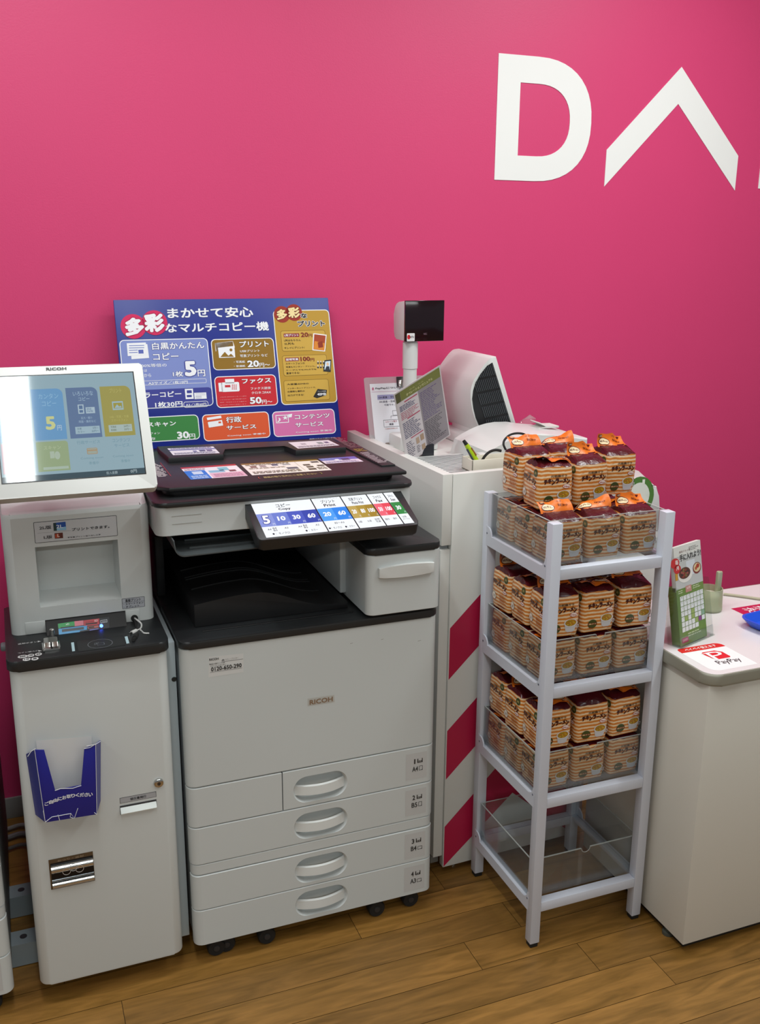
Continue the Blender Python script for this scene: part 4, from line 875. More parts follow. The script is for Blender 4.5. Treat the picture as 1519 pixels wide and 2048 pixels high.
for zt in (.692, .4155, .142):
    s_, th = .955, .136
    a.poly([(lx, zt), (lx, max(zt - th, .004)), (cx, zt - th + s_ * (cx - lx)), (rx, zt - th), (rx, zt), (cx, zt + s_ * (cx - lx))] if zt > .2 else [(lx, zt), (lx, .024 if zt - th < .024 else zt - th), (lx + .012, .024), (cx, zt - th + s_ * (cx - lx)), (rx - .012, .024), (rx, .024), (rx, zt), (cx, zt + s_ * (cx - lx))], PINK, 0)
me_ = a.mb
def stripes():
    mb = MB()
    for zt in (.692, .4155, .142):
        s_, th = .955, .1365
        for sg in (0, 1):
            f = (lambda x: x) if sg == 0 else (lambda x: 2 * cx - x)
            pts = [(lx, zt), (lx, max(zt - th, .024)), (cx, zt - th + s_ * (cx - lx)), (cx, zt + s_ * (cx - lx))]
            pts = [(f(x), -.0014, z) for x, z in pts]; mb.add(pts, [(0, 1, 2, 3) if sg == 0 else (3, 2, 1, 0)], PINK)
    return mb
build('stripe_sheet', stripes(), fp_, True)['label'] = 'crimson diagonal stripes meeting in a chevron'
build('leveling_foot', MB().lathe([(.012, 0), (.012, .004), (.006, .006), (.006, .024)], (.075, .035, 0), CHROME, 16), RB, True)
build('leveling_foot', MB().lathe([(.012, 0), (.012, .004), (.006, .006), (.006, .024)], (.38, .035, 0), CHROME, 16), RB, True)
tp = MB(); tp.box(.0265, RW - .0265, .02, RD - .005, .85, ZT, LAM)
build('table_top', tp, RB, True)
vt = MB(); SL = mat('#4a4d50', .6); vt.box(.033, .215, .03, .27, ZT, ZT + .010, WHITE2, .002)
for i in range(15): vt.box(.038, .205, .040 + .0148 * i, .0445 + .0148 * i, ZT + .0095, ZT + .0104, SL)
vb = build('vented_plate', vt, RB, True); vb['label'] = 'white plate with rows of dark vent slots'
vt = MB(); vt.box(.033, .12, .53, .60, ZT, ZT + .010, WHITE2, .002)
for i in range(4): vt.box(.045, .11, .54 + .014 * i, .543 + .014 * i, ZT + .0095, ZT + .0104, SL)
build('vented_plate', vt, RB, True)
vt = MB(); vt.box(.034, .10, .42, .50, ZT, ZT + .010, WHITE2, .002); vt.lathe([(0, .0102), (.012, .0102), (.0135, .0106)], (.066, .46, ZT), mat('#7c6a5c', .5), 20); build('cable_hole_plate', vt, RB, True)

# white base and customer display on a pole
CDp = thing('customer_display', 'customer price display with dark face on a white pole, above the manual sheet', 'customer display', (1.03, 2.42, ZT))
build('pole', MB().lathe([(.04, 0), (.04, .008), (.0185, .012), (.0185, .22), (.0205, .222), (.0205, .29), (.0185, .292), (.0185, .32), (0, .32)], (1.03, 2.42, ZT), WHITE2, 28), CDp)
build('base_box', MB().box(.985, 1.10, 2.375, 2.462, ZT, 1.098, WHITE2, .008), CDp)
hx0, hx1, hz0, hz1, hy = 1.0045, 1.1150, 1.351, 1.4555, 2.40
pr = [(hy, hz0), (hy, hz1)] + [(hy + .04 + .038 * math.sin(PI / 2 * i / 7), hz1 - .004 - .034 * (1 - math.cos(PI / 2 * i / 7))) for i in range(8)] + [(hy + .078, hz0 + .018), (hy + .072, hz0 + .006), (hy + .06, hz0)]
hs = build('display_head', MB().prism(pr, 'x', hx0, hx1, WHITE2, .003), CDp)
build('display_face', MB().box(hx0 - .001, hx1 + .001, hy - .006, hy + .002, hz0 - .001, hz1 + .001, mat('#1a0a12', .12, 0, .6, name='dark_glossy_face'), .001), hs)
a = Art((hx0, hy - .006, hz0), (1, 0, 0), (0, 0, 1)); a.rect(.004, .0, .0265, .021, '#e4e2e2', 1, .002); a.ell(.0095, .011, .0045, .006, '#d4202c', 2); a.text('PayPay', .0105, .008, .0245, .0145, '#3a3034', .01); a.text('NEC', .052, .016, .062, .021, '#8a6a78', .0)
build('face_sticker', a.mb, hs)

# register terminal, seen from its back
TY0, TY1 = 2.36, 2.60
RT = thing('register_terminal', 'white curved register terminal with black side vent behind the manual sheet', 'register terminal', (1.2, 2.37, ZT))
def tp_(u, v): p = PY(u, v, TY0); return (p.x, p.z)
c7 = crop(690, 580, .23700)
straight = [tp_(*c7(1275, 562)), tp_(*c7(1448, 1150))]
arc = [tp_(*c7(*p)) for p in ((1235, 568), (1190, 610), (1130, 690), (1085, 760), (1062, 830), (1058, 900), (1066, 980), (1085, 1060), (1115, 1140), (1150, 1215))]
arcs = [Vector((p[0], p[1], 0)) for p in arc]; sm = [(v.x, v.y) for v in smooth(arcs, 4)]
prof = [straight[0]] + sm + [(straight[1][0], sm[-1][1] - .006), straight[1]]
RTb = build('rear_shell', MB().prism(prof[::-1], 'y', TY0, TY1, WHITE2, .004), RT)
vpts = [tp_(*c7(*p)) for p in ((1240, 612), (1195, 640), (1140, 710), (1100, 780), (1078, 850), (1070, 920), (1080, 1000), (1100, 1080), (1130, 1150), (1160, 1205), (1405, 1150))]
vv = MB(); vv.prism(vpts[::-1], 'y', TY0 - .0015, TY0 + .002, mat('#15171a', .5))
A_, Bv = Vector(vpts[0]), Vector(vpts[-1]); ax_ = (Bv - A_)
def inside(px, pz):
    c = False; n = len(vpts)
    for i in range(n):
        (x1_, z1_), (x2_, z2_) = vpts[i], vpts[(i + 1) % n]
        if (z1_ > pz) != (z2_ > pz) and px < (x2_ - x1_) * (pz - z1_) / (z2_ - z1_) + x1_: c = not c
    return c
for i in range(13):
    off = Vector((-.0055 * i - .003, -.0008 * i)); run = []
    for k in range(61):
        q = A_ + ax_ * (k / 60) + off
        if inside(q.x, q.y) and (k % 12): run.append(q)
        else:
            if len(run) > 1: vv.add([(run[0].x, TY0 - .0035, run[0].y), (run[-1].x, TY0 - .0035, run[-1].y), (run[-1].x - .0026, TY0 - .0035, run[-1].y), (run[0].x - .0026, TY0 - .0035, run[0].y), (run[0].x, TY0 - .001, run[0].y), (run[-1].x, TY0 - .001, run[-1].y), (run[-1].x - .0026, TY0 - .001, run[-1].y), (run[0].x - .0026, TY0 - .001, run[0].y)], [(0, 3, 2, 1), (0, 1, 5, 4), (2, 3, 7, 6)], mat('#3d4145', .45))
            run = []
build('side_vent', vv, RTb)['label'] = 'black slatted side vent'
build('screen_panel', MB().prism([(straight[0][0] - .002, straight[0][1] - .012), (straight[1][0] - .004, straight[1][1] + .008), (straight[1][0] + .0012, straight[1][1] + .008), (straight[0][0] + .0012, straight[0][1] - .012)], 'y', TY0 + .018, TY1 - .018, mat('#16181b', .2), .001), RT)
build('foot', MB().box(1.19, 1.31, TY0 + .02, TY1 - .02, ZT, ZT + .03, WHITE2, .006).box(1.22, 1.28, TY0 + .05, TY1 - .05, ZT + .025, sm[-1][1] + .03, WHITE2, .006), RT)
# receipt printer with domed lid
RP = thing('receipt_printer', 'white receipt printer with domed lid beside the snack packs', 'receipt printer', (1.22, 2.24, ZT))
cz = crop(880, 780, .158); py0, py1 = 2.13, 2.33
def d2(u, v, y): p = PY(u, v, y); return (p.x, p.z)
fr = [d2(*cz(*p), py0) for p in ((330, 670), (450, 720), (605, 785))]
top = [d2(*cz(*p), py0) for p in ((605, 785), (720, 720), (830, 660), (930, 615), (1040, 582), (1150, 562), (1300, 555))]
xr_ = 1.415
prf = [(fr[2][0] - .012, ZT)] + top + [(top[-1][0] + .03, top[-1][1] - .006), (xr_, top[-1][1] - .02), (xr_, ZT)]
build('lid', MB().prism(prf, 'y', py0, py1, WHITE2, .004), RP)
build('body', MB().box(fr[2][0] - .02, xr_ + .001, py0 - .001, py0 + .03, ZT, ZT + .035, WHITE2, .003), RP)
mono('paper_scrap', MB().prism([(1.335, 1.1215), (1.40, 1.121), (1.40, 1.126), (1.365, 1.1265), (1.34, 1.1385), (1.338, 1.137), (1.36, 1.1255)], 'y', 2.25, 2.30, mat('#d8d6d2', .6), .0004), 'folded white paper clip scrap on the receipt printer lid', 'paper scrap', (1.365, 2.275, 1.121))
wr = MB()
wpts = [PY(*cz(*p), 2.33) for p in ((975, 420), (1100, 375), (1210, 360), (1225, 420), (1130, 440), (985, 460))]
wr.add([(p.x, p.y + .01 * (i % 2), p.z) for i, p in enumerate(wpts)] + [(1.36, 2.34, 1.145)], [(i, (i + 1) % 6, 6) for i in range(6)], acrylic(gloss=.2, name='crumpled_film', haze=.12))
wl = PY(*cz(985, 460), 2.33)
mono('plastic_wrap', wr, 'crumpled clear plastic wrap behind the receipt printer', 'plastic wrap', (wl.x, wl.y, wl.z))
# black cable loops from the printer
loop = [PY(*cz(*p), y) for p, y in (((1120, 605), 2.09), ((1060, 560), 2.085), ((970, 548), 2.08), ((880, 570), 2.075), ((815, 630), 2.07), ((800, 690), 2.065), ((830, 760), 2.06))]
mono('black_cord', MB().tube(smooth(loop), .0028, RUBBER, 8), 'thin black cord looping behind the rear left snack pack', 'cord', tuple(loop[-1]))
loop = [PY(*cz(*p), y) for p, y in (((770, 770), 2.062), ((700, 760), 2.064), ((630, 780), 2.066), ((570, 830), 2.068), ((530, 890), 2.07))]
mono('black_cord', MB().tube(smooth(loop), [.0035] * 25, RUBBER, 8), 'thin black cord arching out of the pen tray', 'cord', tuple(loop[-1]))
# pen tray and pen
PT = MB(); tx0, tx1, ty0, ty1, tz0, tz1 = 1.036, 1.215, 2.043, 2.10, ZT + .0104, 1.097
IV = mat('#dcd8ca', .45)
PT.box(tx0, tx1, ty0, ty0 + .003, tz0, tz1, IV, .001).box(tx0, tx1, ty1 - .003, ty1, tz0, tz1, IV, .001).box(tx0, tx0 + .003, ty0, ty1, tz0, tz1, IV, .001).box(tx1 - .003, tx1, ty0, ty1, tz0, tz1, IV, .001).box(tx0, tx1, ty0, ty1, tz0, tz0 + .003, IV)
mono('pen_tray', PT, 'cream plastic pen tray at the front of the register cabinet top', 'pen tray', (1.12, 2.07, tz0))
p0 = PY(*cz(455, 905), 2.068); p1 = PY(*cz(330, 690), 2.075); p2 = PY(*cz(295, 640), 2.077); p0b = Vector(p0) + (p0 - p1) * .25
PN = thing('marker_pen', 'yellow green marker pen with black cap leaning in the cream tray', 'pen', tuple(p0b))
build('barrel', MB().tube([p0b, p0, p0 + (p1 - p0) * .5, p1], [.0075, .0078, .0075, .0055], mat('#a8c81c', .35), 14), PN)
build('cap', MB().tube([p1, p1 + (p2 - p1) * .3, p2], [.005, .0046, .004], RUBBER, 12), PN)
g0 = p0 + (p1 - p0) * .35; g1 = p0 + (p1 - p0) * .8; dv = Vector((.006, -.006, .001)); build('clip', MB().tube([g0 + dv, g1 + dv * .8], .0022, mat('#8c5a20', .4), 8), PN)
g2 = Vector((-.007, -.004, 0)); build('grip', MB().tube([p0 + (p1 - p0) * .05 + g2, p0 + (p1 - p0) * .75 + g2], .0024, mat('#3a4250', .5), 8), PN)
# laminated manual sheet
k_ = 1.003
def sc3(p): return CAM + (Vector(p) - CAM) * k_
TL, TR, BL = sc3((.891, 2.185, 1.242)), sc3((1.023, 2.219, 1.301)), sc3((.957, 2.254, 1.055))
ex, eyv = (TR - TL), (TL - BL); w_, h_ = ex.length, eyv.length; ex.normalize(); eyv = (eyv - ex * eyv.dot(ex)).normalized(); nn = ex.cross(eyv)
MS = thing('manual_sheet', 'laminated operation manual sheet leaning on the register cabinet edge', 'laminated sheet', tuple(BL))
Mx = Matrix.Translation(BL) @ Matrix(((ex.x, eyv.x, nn.x, 0), (ex.y, eyv.y, nn.y, 0), (ex.z, eyv.z, nn.z, 0), (0, 0, 0, 1)))
build('laminate', MB().box(-.004, w_ + .004, -.004, h_ + .004, -.0008, 0, mat('#c9c2c4', .25), 0, xf=Mx), MS)
a = Art(BL, ex, eyv, mk=lambda c_: mat(c_, .25), base=.0002)
a.rect(0, 0, w_, h_, '#d0c8cc', 0); a.rect(w_ * .47, 0, w_, h_ * .87, '#8a8288', 1); a.rect(0, h_ * .87, w_, h_, '#6f7428', 1); a.rect(0, h_ * .87, w_ * .1, h_, '#4a4a20', 2); a.rect(w_ * .1, h_ * .87, w_ * .105, h_, '#9a9a6c', 3)
a.text('オペレーションマニュアル', w_ * .22, h_ * .895, w_ * .82, h_ * .93, '#e0dca0', .02); a.text('返金・交換', w_ * .3, h_ * .945, w_ * .62, h_ * .965, '#b8b870', .0)
for k, (v0, v1, col) in enumerate(((.83, .845, '#b02a54'), (.59, .605, '#b02a54'), (.30, .312, '#b02a54'))): a.rect(w_ * .16, h_ * v0, w_ * .45, h_ * v1, col, 2)
a.lines(w_ * .04, h_ * .73, w_ * .44, h_ * .81, 4, '#3c3c6c', 2, .5, 1); a.lines(w_ * .04, h_ * .61, w_ * .44, h_ * .72, 5, '#b04a68', 2, .4, 2); a.lines(w_ * .04, h_ * .33, w_ * .44, h_ * .57, 10, '#46466c', 2, .42, 3); a.lines(w_ * .04, h_ * .04, w_ * .22, h_ * .28, 9, '#5a566c', 2, .4, 4)
a.lines(w_ * .50, h_ * .42, w_ * .95, h_ * .83, 17, '#5a4a78', 2, .42, 5); a.lines(w_ * .50, h_ * .06, w_ * .95, h_ * .40, 14, '#4a444c', 2, .42, 6)
a.rect(w_ * .26, h_ * .17, w_ * .33, h_ * .26, '#b49a84', 2); a.rect(w_ * .36, h_ * .18, w_ * .44, h_ * .27, '#a88c74', 2); a.rect(w_ * .36, h_ * .04, w_ * .44, h_ * .12, '#b0957c', 2); a.lines(w_ * .25, h_ * .04, w_ * .34, h_ * .15, 5, '#6a6470', 2)
build('printed_page', a.mb, MS)
q = BL + ex * w_ * .5; build('clip_stand', MB().box(q.x - .02, q.x + .014, q.y - .006, q.y + .02, q.z - .03, q.z + .012, mat('#22252c', .3), .003), MS)
# acrylic clipboard and the sheet on it
cb0 = Vector((.9598, 2.47, 1.06)); ce = Vector((0, .055, .18)).normalized(); cn = Vector((1, 0, 0)).cross(ce)
Mx = Matrix.Translation(cb0) @ Matrix(((1, 0, 0, 0), (0, ce.y, cn.y, 0), (0, ce.z, cn.z, 0), (0, 0, 0, 1)))
def cbq(u, v): w = P(u, v, cb0, cn) - cb0; return (w.x, w.dot(ce))
c77 = crop(680, 730, .1185)
t_, b_ = cbq(*c77(400, 215)), cbq(*c77(485, 1110)); xl_, yt_ = (t_[0] + b_[0]) / 2 + .0, t_[1]
CB = thing('clipboard', 'clear acrylic clipboard standing against the pink wall behind the display pole', 'clipboard', (1.05, 2.47, 1.06))
build('acrylic_plate', MB().prism(rr(xl_, -.004, xl_ + .185, yt_, .006), 'z', -.003, 0, acrylic((.80, .82, .84), haze=.25, name='frosted_acrylic'), 0, xf=Mx), CB)
build('clip', MB().box(xl_ + .095, xl_ + .145, yt_ - .03, yt_ - .002, .0012, .007, mat('#30282c', .3, .4), .002, xf=Mx).box(xl_ + .098, xl_ + .110, yt_ - .035, yt_ - .012, .006, .010, CHROME, .001, xf=Mx), CB)
pt_, pb_ = cbq(*c77(485, 322)), cbq(*c77(590, 1195)); px = (pt_[0] + pb_[0]) / 2
mb = MB().box(px, px + .155, -.002, pt_[1], .0004, .0008, mat('#e0e0e6', .5), 0, xf=Mx)
a = Art(cb0, (1, 0, 0), ce, base=.0010); a.cr = c77
for k in range(3): 
    p = a.q(550, 395 + 16 * k); a.poly([(p[0] - .003, p[1] - .0016), (p[0], p[1] + .0012), (p[0] + .003, p[1] - .0016), (p[0] + .003, p[1] + .0004), (p[0], p[1] + .0032), (p[0] - .003, p[1] + .0004)], '#c0487c', 1)
a.qtext('PayPayについて', (590, 418), (1020, 362), '#3c3c42', .03); p, q = a.q(525, 458), a.q(1030, 438); a.line(p, q, .0008, '#c078a0', 1)
a.qpoly([(622, 510), (1020, 488), (1020, 572), (626, 588)], '#9a98c0', 1); a.qtext('Q4.返金・交換', (642, 570), (920, 518), '#3a3850', .01); a.qtext('A4.返金・交換', (656, 640), (920, 592), '#46465a', .01); a.qtext('可能です。', (738, 690), (914, 652), '#46465a', .01)
p, q = a.q(738, 1052), a.q(1040, 912); a.outline(p[0], p[1], q[0], q[1], .0008, '#3a3a40', 1); a.qtext('レシート有り', (765, 975), (950, 930), '#a83848', .01); a.qtext('返金', (826, 1016), (896, 978), '#3a3a48', .03)
p, q = a.q(885, 850), a.q(1040, 760); a.outline(p[0], p[1], q[0], q[1], .0008, '#3a3a40', 1); p, q = a.q(852, 905), a.q(852, 860); a.line(p, q, .0008, '#3a3a40', 1); p, q = a.q(852, 862), a.q(960, 855); a.line(p, q, .0008, '#3a3a40', 1)
a.qtext('＊交換は同額のみ', (750, 1086), (965, 1058), '#b04838', .01)
mb.merge(a.mb)
mono('printed_sheet', mb, 'white printed question sheet clipped on the clear clipboard', 'paper sheet', (px + cb0.x, 2.47, 1.06))

# white machine with a green sticker behind the rack, on its own pedestal
PD = MB().box(1.50, 1.815, 2.25, 2.62, .0, .775, LAM, .004)
mono('white_pedestal', PD, 'white pedestal cabinet behind the snack rack, under the stickered machine', 'pedestal', (1.65, 2.43, 0))
WM = thing('white_machine', 'white rounded machine with a green round sticker behind the snack rack', 'counter machine', (1.65, 2.43, .776))
zt = .9415; pf = [(1.52, .776), (1.795, .776), (1.793, .857), (1.788, .895), (1.775, .918), (1.755, .923)]
build('casing', MB().prism([(1.52, .776), (1.797, .776), (1.7935, .85), (1.788, .885), (1.778, .915), (1.52, .915)], 'y', 2.30, 2.50, WHITE2, .004).prism([(2.30, .914), (2.50, .914), (2.50, .944), (2.39, .944)], 'x', 1.522, 1.776, WHITE2, .003), WM)
a = Art((0, 2.30, 0), (1, 0, 0), (0, 0, 1)); a.cr = crop(1230, 920, .08558)
p = a.q(545, 850); a.ell(p[0], p[1], .053, .060, '#4c7c34', 1); a.ell(p[0], p[1], .037, .042, '#dfe4da', 2)
a.text('ー', p[0] + .008, p[1] + .036, p[0] + .017, p[1] + .052, '#e8eee2', .03, 4); a.qtext('八', (650, 800), (725, 690), '#e8eee2', .04, 4); a.qtext('版', (730, 850), (800, 760), '#e8eee2', .02, 4)
a.qrect(845, 585, 915, 612, '#8c9c94', 1)
build('round_sticker', a.mb, WM)['label'] = 'green round sticker'

# ------------------------------------------------------------------ service counter on the right
NX, NY = 1.3583, 1.5245; CT = .711
SC = thing('service_counter', 'white service counter with grey edged top on the right', 'counter', (NX, NY, 0))
CW_ = speckle('#d2cfc6', .45, .05, 500, 'cream_laminate', .02)
build('counter_body', MB().box(NX, 2.6, NY, 1.945, .028, .683, CW_, .0015), SC)
build('kick_recess', MB().box(NX + .02, 2.58, NY + .022, 1.93, .001, .03, mat('#20180f', .8)), SC)
build('leveling_foot', MB().lathe([(.014, 0), (.014, .008), (.007, .01), (.007, .03)], (NX + .018, NY + .075, 0), mat('#4a4c44', .6), 16), SC)
tp = MB(); tp.prism(rr(NX - .012, NY - .013, 2.62, 1.957, (.035, .01, .005, .005), 8), 'z', .6835, CT - .0006, mat('#8f8d80', .5, name='grey_edge_band'), .006, 3); tp.prism(rr(NX - .008, NY - .009, 2.616, 1.953, (.033, .01, .005, .005), 8), 'z', CT - .0012, CT, mat('#e2dcdd', .22, name='glossy_white_top'))
build('counter_top', tp, SC)
a = Art((0, 0, CT), (1, 0, 0), (0, 1, 0), mk=lambda c_: mat(c_, .3), base=.0002); c5 = crop(1260, 1040, .18553); a.cr = c5
pm = [a.q(*p) for p in ((480, 1402), (940, 1338))]
A_ = [a.q(482, 1405), a.q(1018, 1362), a.q(1390, 1560), a.q(830, 1655)]
a.poly(rr(1.3720, 1.532, 1.4925, 1.66, (.022, .004, .02, .01), 5), '#f3f3f3', 0)
a.poly(rr(1.3720, 1.637, 1.4925, 1.66, (0, 0, .018, .01), 5), '#da2a24', 1)
a.text('ペイペイ使えます', 1.388, 1.642, 1.474, 1.6545, '#f6e6e4', .03, 3)
RD_ = '#df2b30'; lx0, ly0, lx1, ly1 = 1.411, 1.582, 1.463, 1.625
a.poly([(lx0, ly1 - .006), (lx0 + .006, ly1), (lx1 - .012, ly1), (lx1, ly1 - .012), (lx1, ly0 + .004), (lx1 - .004, ly0), (lx0 + .012, ly0), (lx0 + .006, ly0 + .008)], RD_, 1)
a.text('P', lx0 + .009, ly0 - .001, lx1 - .008, ly1 - .006, '#f6f6f6', -.015, 3); a.rect(lx0 - .002, ly1 - .0085, lx0 + .013, ly1 - .0062, '#f6f6f6', 2)
a.text('PayPay', 1.410, 1.552, 1.472, 1.576, '#3c3c40', .0, 3)
mono('payment_mat', a.mb, 'flat white payment mat with a red P logo lying on the counter corner', 'counter mat', (1.43, 1.6, CT))
# leaflet holder with calendar leaflets
TL, TR, BL = Vector((1.376, 1.705, .9385)), Vector((1.4785, 1.7395, .9370)), Vector((1.387, 1.664, .7135))
ex = TR - TL; ex.z = 0; w_ = ex.length; ex.normalize(); eyv = TL - BL; h_ = eyv.length; eyv = (eyv - ex * eyv.dot(ex)).normalized(); nn = ex.cross(eyv)
O_ = BL + ex * 0 + (TL - BL - eyv * h_) * .5
Mx = Matrix.Translation(O_) @ Matrix(((ex.x, eyv.x, nn.x, 0), (ex.y, eyv.y, nn.y, 0), (ex.z, eyv.z, nn.z, 0), (0, 0, 0, 1)))
LF = MB(); GR = mat('#6f8440', .5)
LF.box(0, w_, .002, h_ * .60, -.022, 0, GR, .001, xf=Mx); LF.box(0, w_, h_ * .55, h_, -.010, 0, mat('#d8d8d2', .5), .0008, xf=Mx)
a = Art(O_, ex, eyv, mk=lambda c_: mat(c_, .35), base=.0004)
a.rect(0, 0, w_, h_, '#6c8a3c', 0); a.rect(0, h_ * .575, w_, h_, '#bfc2c0', 1); a.rect(0, h_ * .90, w_, h_, '#d9dad4', 2)
a.text('手に入れよう!', w_ * .20, h_ * .845, w_ * .98, h_ * .915, '#26221e', .02, 4); a.text('限定グルメを', w_ * .2, h_ * .93, w_ * .6, h_ * .95, '#7a4a40', .0, 4); a.lines(w_ * .55, h_ * .925, w_ * .97, h_ * .97, 3, '#8a8884', 3)
a.rect(w_ * .42, h_ * .68, w_ * .74, h_ * .83, '#d2d8de', 2)
a.ell(w_ * .02, h_ * .845, w_ * .16, h_ * .05, '#c42c2c', 3); a.ell(w_ * .09, h_ * .78, w_ * .13, h_ * .045, '#c42c2c', 3); a.text('毎', w_ * .03, h_ * .825, w_ * .14, h_ * .875, '#f0e4e0', .03, 4); a.text('月', w_ * .05, h_ * .77, w_ * .15, h_ * .81, '#f0e4e0', .03, 4)
a.rect(0, h_ * .67, w_ * .09, h_ * .74, '#c8942c', 3)
a.ell(w_ * .36, h_ * .70, w_ * .26, h_ * .075, '#e4e2dc', 3); a.ell(w_ * .34, h_ * .72, w_ * .21, h_ * .058, '#5a3428', 4)
for i in range(14): a.ell(w_ * (.34 + .15 * math.sin(i * 2.4) * (i / 14) ** .5), h_ * (.72 + .04 * math.cos(i * 2.4) * (i / 14) ** .5), w_ * .035, h_ * .011, ('#8c3c2c', '#7a6a3c', '#a0524a', '#3c2a22')[i % 4], 5)
a.ell(w_ * .80, h_ * .73, w_ * .155, h_ * .058, '#7c2c20', 3); a.ell(w_ * .80, h_ * .735, w_ * .125, h_ * .045, '#d6c89c', 4); a.ell(w_ * .83, h_ * .75, w_ * .06, h_ * .022, '#a83a24', 5); a.ell(w_ * .76, h_ * .73, w_ * .04, h_ * .018, '#b4542c', 5)
a.rect(w_ * .33, h_ * .52, w_ * .55, h_ * .585, '#c08a80', 3); a.text('2月', w_ * .37, h_ * .55, w_ * .5, h_ * .575, '#f0dcd8', .02, 4); a.lines(w_ * .06, h_ * .525, w_ * .3, h_ * .565, 2, '#cdd8b0', 2); a.lines(w_ * .6, h_ * .53, w_ * .95, h_ * .57, 2, '#cdd8b0', 2)
gx0, gx1, gy0, gy1 = .10, .97, .13, .50
for r in range(7):
    for c_ in range(7):
        if r == 6 and c_ > 4: continue
        cw2, ch2 = (gx1 - gx0) / 7, (gy1 - gy0) / 7; x_, y_ = gx0 + c_ * cw2, gy1 - (r + 1) * ch2
        col = '#9ab060' if (r, c_) in ((3, 3), (4, 3), (4, 1), (5, 4)) else ('#8cae90' if (r, c_) in ((4, 6),) else '#dfe3e2'); col = '#8c4a86' if (r, c_) == (5, 5) else col
        a.rect(w_ * (x_ + .008), h_ * (y_ + .003), w_ * (x_ + cw2 - .008), h_ * (y_ + ch2 - .003), col, 2)
        if r < 6 and c_ < 7 and r * 7 + c_ < 31: a.text(str(r * 7 + c_ + 1), w_ * (x_ + cw2 * .4), h_ * (y_ + ch2 * .62), w_ * (x_ + cw2 * .65), h_ * (y_ + ch2 * .82), '#8a908c', 0, 3)
a.lines(w_ * .30, h_ * .065, w_ * .92, h_ * .115, 2, '#c4d0a8', 2); a.rect(w_ * .06, h_ * .025, w_ * .30, h_ * .075, '#c02a6c', 2); a.text('DAISO', w_ * .09, h_ * .038, w_ * .27, h_ * .062, '#f0d8e2', .02, 3)
LF.merge(a.mb)
mono('calendar_leaflets', LF, 'stack of calendar leaflets with food photos and green grid in the clear stand', 'leaflet stack', tuple(BL))
AH = MB(); AC = acrylic((.93, .95, .94), name='clear_stand_acrylic')
AH.box(-.006, w_ + .022, -.004, h_ * .96, -.031, -.028, AC, 0, xf=Mx); AH.box(-.006, -.004, -.002, h_ * .6, -.028, .012, AC, 0, xf=Mx); AH.box(-.006, w_ + .02, -.003, h_ * .10, .003, .0055, AC, 0, xf=Mx); AH.box(w_ + .018, w_ + .020, -.002, h_ * .6, -.028, .004, AC, 0, xf=Mx)
bz = CT + .001; f0 = O_ + ex * (w_ / 2); bx = Matrix.Translation((O_.x, O_.y, 0)) @ Matrix.Rotation(math.atan2(ex.y, ex.x), 4, 'Z')
AH.box(-.006, w_ + .022, -.008, .09, CT + .0006, CT + .003, AC, 0, xf=bx)
mono('leaflet_stand', AH, 'clear acrylic leaflet stand on the counter beside the snack rack', 'leaflet stand', (O_.x, O_.y, CT))
# cup with a tall tab
cp = PZ(1431, 1226, CT); cx_, cy_ = cp.x + .0, cp.y + .028
CU_ = acrylic((.80, .83, .72), name='greenish_cup_plastic', haze=.5, body=(.62, .66, .46))
CUP = thing('plastic_cup', 'small translucent greenish cup with a tall tab behind the leaflet stand', 'cup', (cx_, cy_, CT))
build('cup_wall', MB().lathe([(0, .0008), (.030, .0008), (.0325, .004), (.030, .058), (.0285, .058), (.0305, .006), (0, .004)], (cx_, cy_, CT), CU_, 32, cap=False), CUP)
build('filling', MB().lathe([(0, .0045), (.029, .007), (.028, .035), (.02, .044), (0, .047)], (cx_, cy_, CT), mat('#e2dfd2', .6), 28, cap=False), CUP)
build('tab', MB().prism(rr(cx_ + .016, cy_ - .006, cx_ + .030, cy_ + .006, .004), 'z', CT + .045, CT + .098, mat('#a9ae90', .5), .002), CUP)
r0, r1_ = PZ(1446, 1188, CT + .004), PZ(1519, 1198, CT + .004); dirr = (r1_ - r0)
mono('beige_rod', MB().tube([r0, r0 + dirr * .5 + Vector((0, .002, 0)), r1_, r1_ + dirr * .6], .0036, mat('#b3ad94', .5), 10), 'thin beige rod lying on the counter behind the cup', 'rod', (r0.x, r0.y, CT))
a = Art((0, 0, CT), (1, 0, 0), (0, 1, 0), mk=lambda c_: mat(c_, .35), base=.0002); a.cr = c5
p = [a.q(1082, 955), a.q(1396, 905)]; q = a.q(1300, 1060)
ux = Vector((p[1][0] - p[0][0], p[1][1] - p[0][1])).normalized(); uy = Vector((-ux.y, ux.x)); o_ = Vector(p[0])
def U(x, y): v = o_ + ux * x + uy * y; return (v.x, v.y)
a.poly([U(0, 0), U(0, -.105), U(.3, -.105), U(.3, 0)], '#c01f4c', 0)
vs, fs = glyphs('決済システム', .02); kk = .034
a.put([U(.022 + x * kk, -.040 + y * kk) for x, y in vs], fs, '#f0dce2', 2)
mono('red_notice_sheet', a.mb, 'red notice sheet with white lettering under the blue tray', 'notice sheet', (p[0][0], p[0][1], CT))
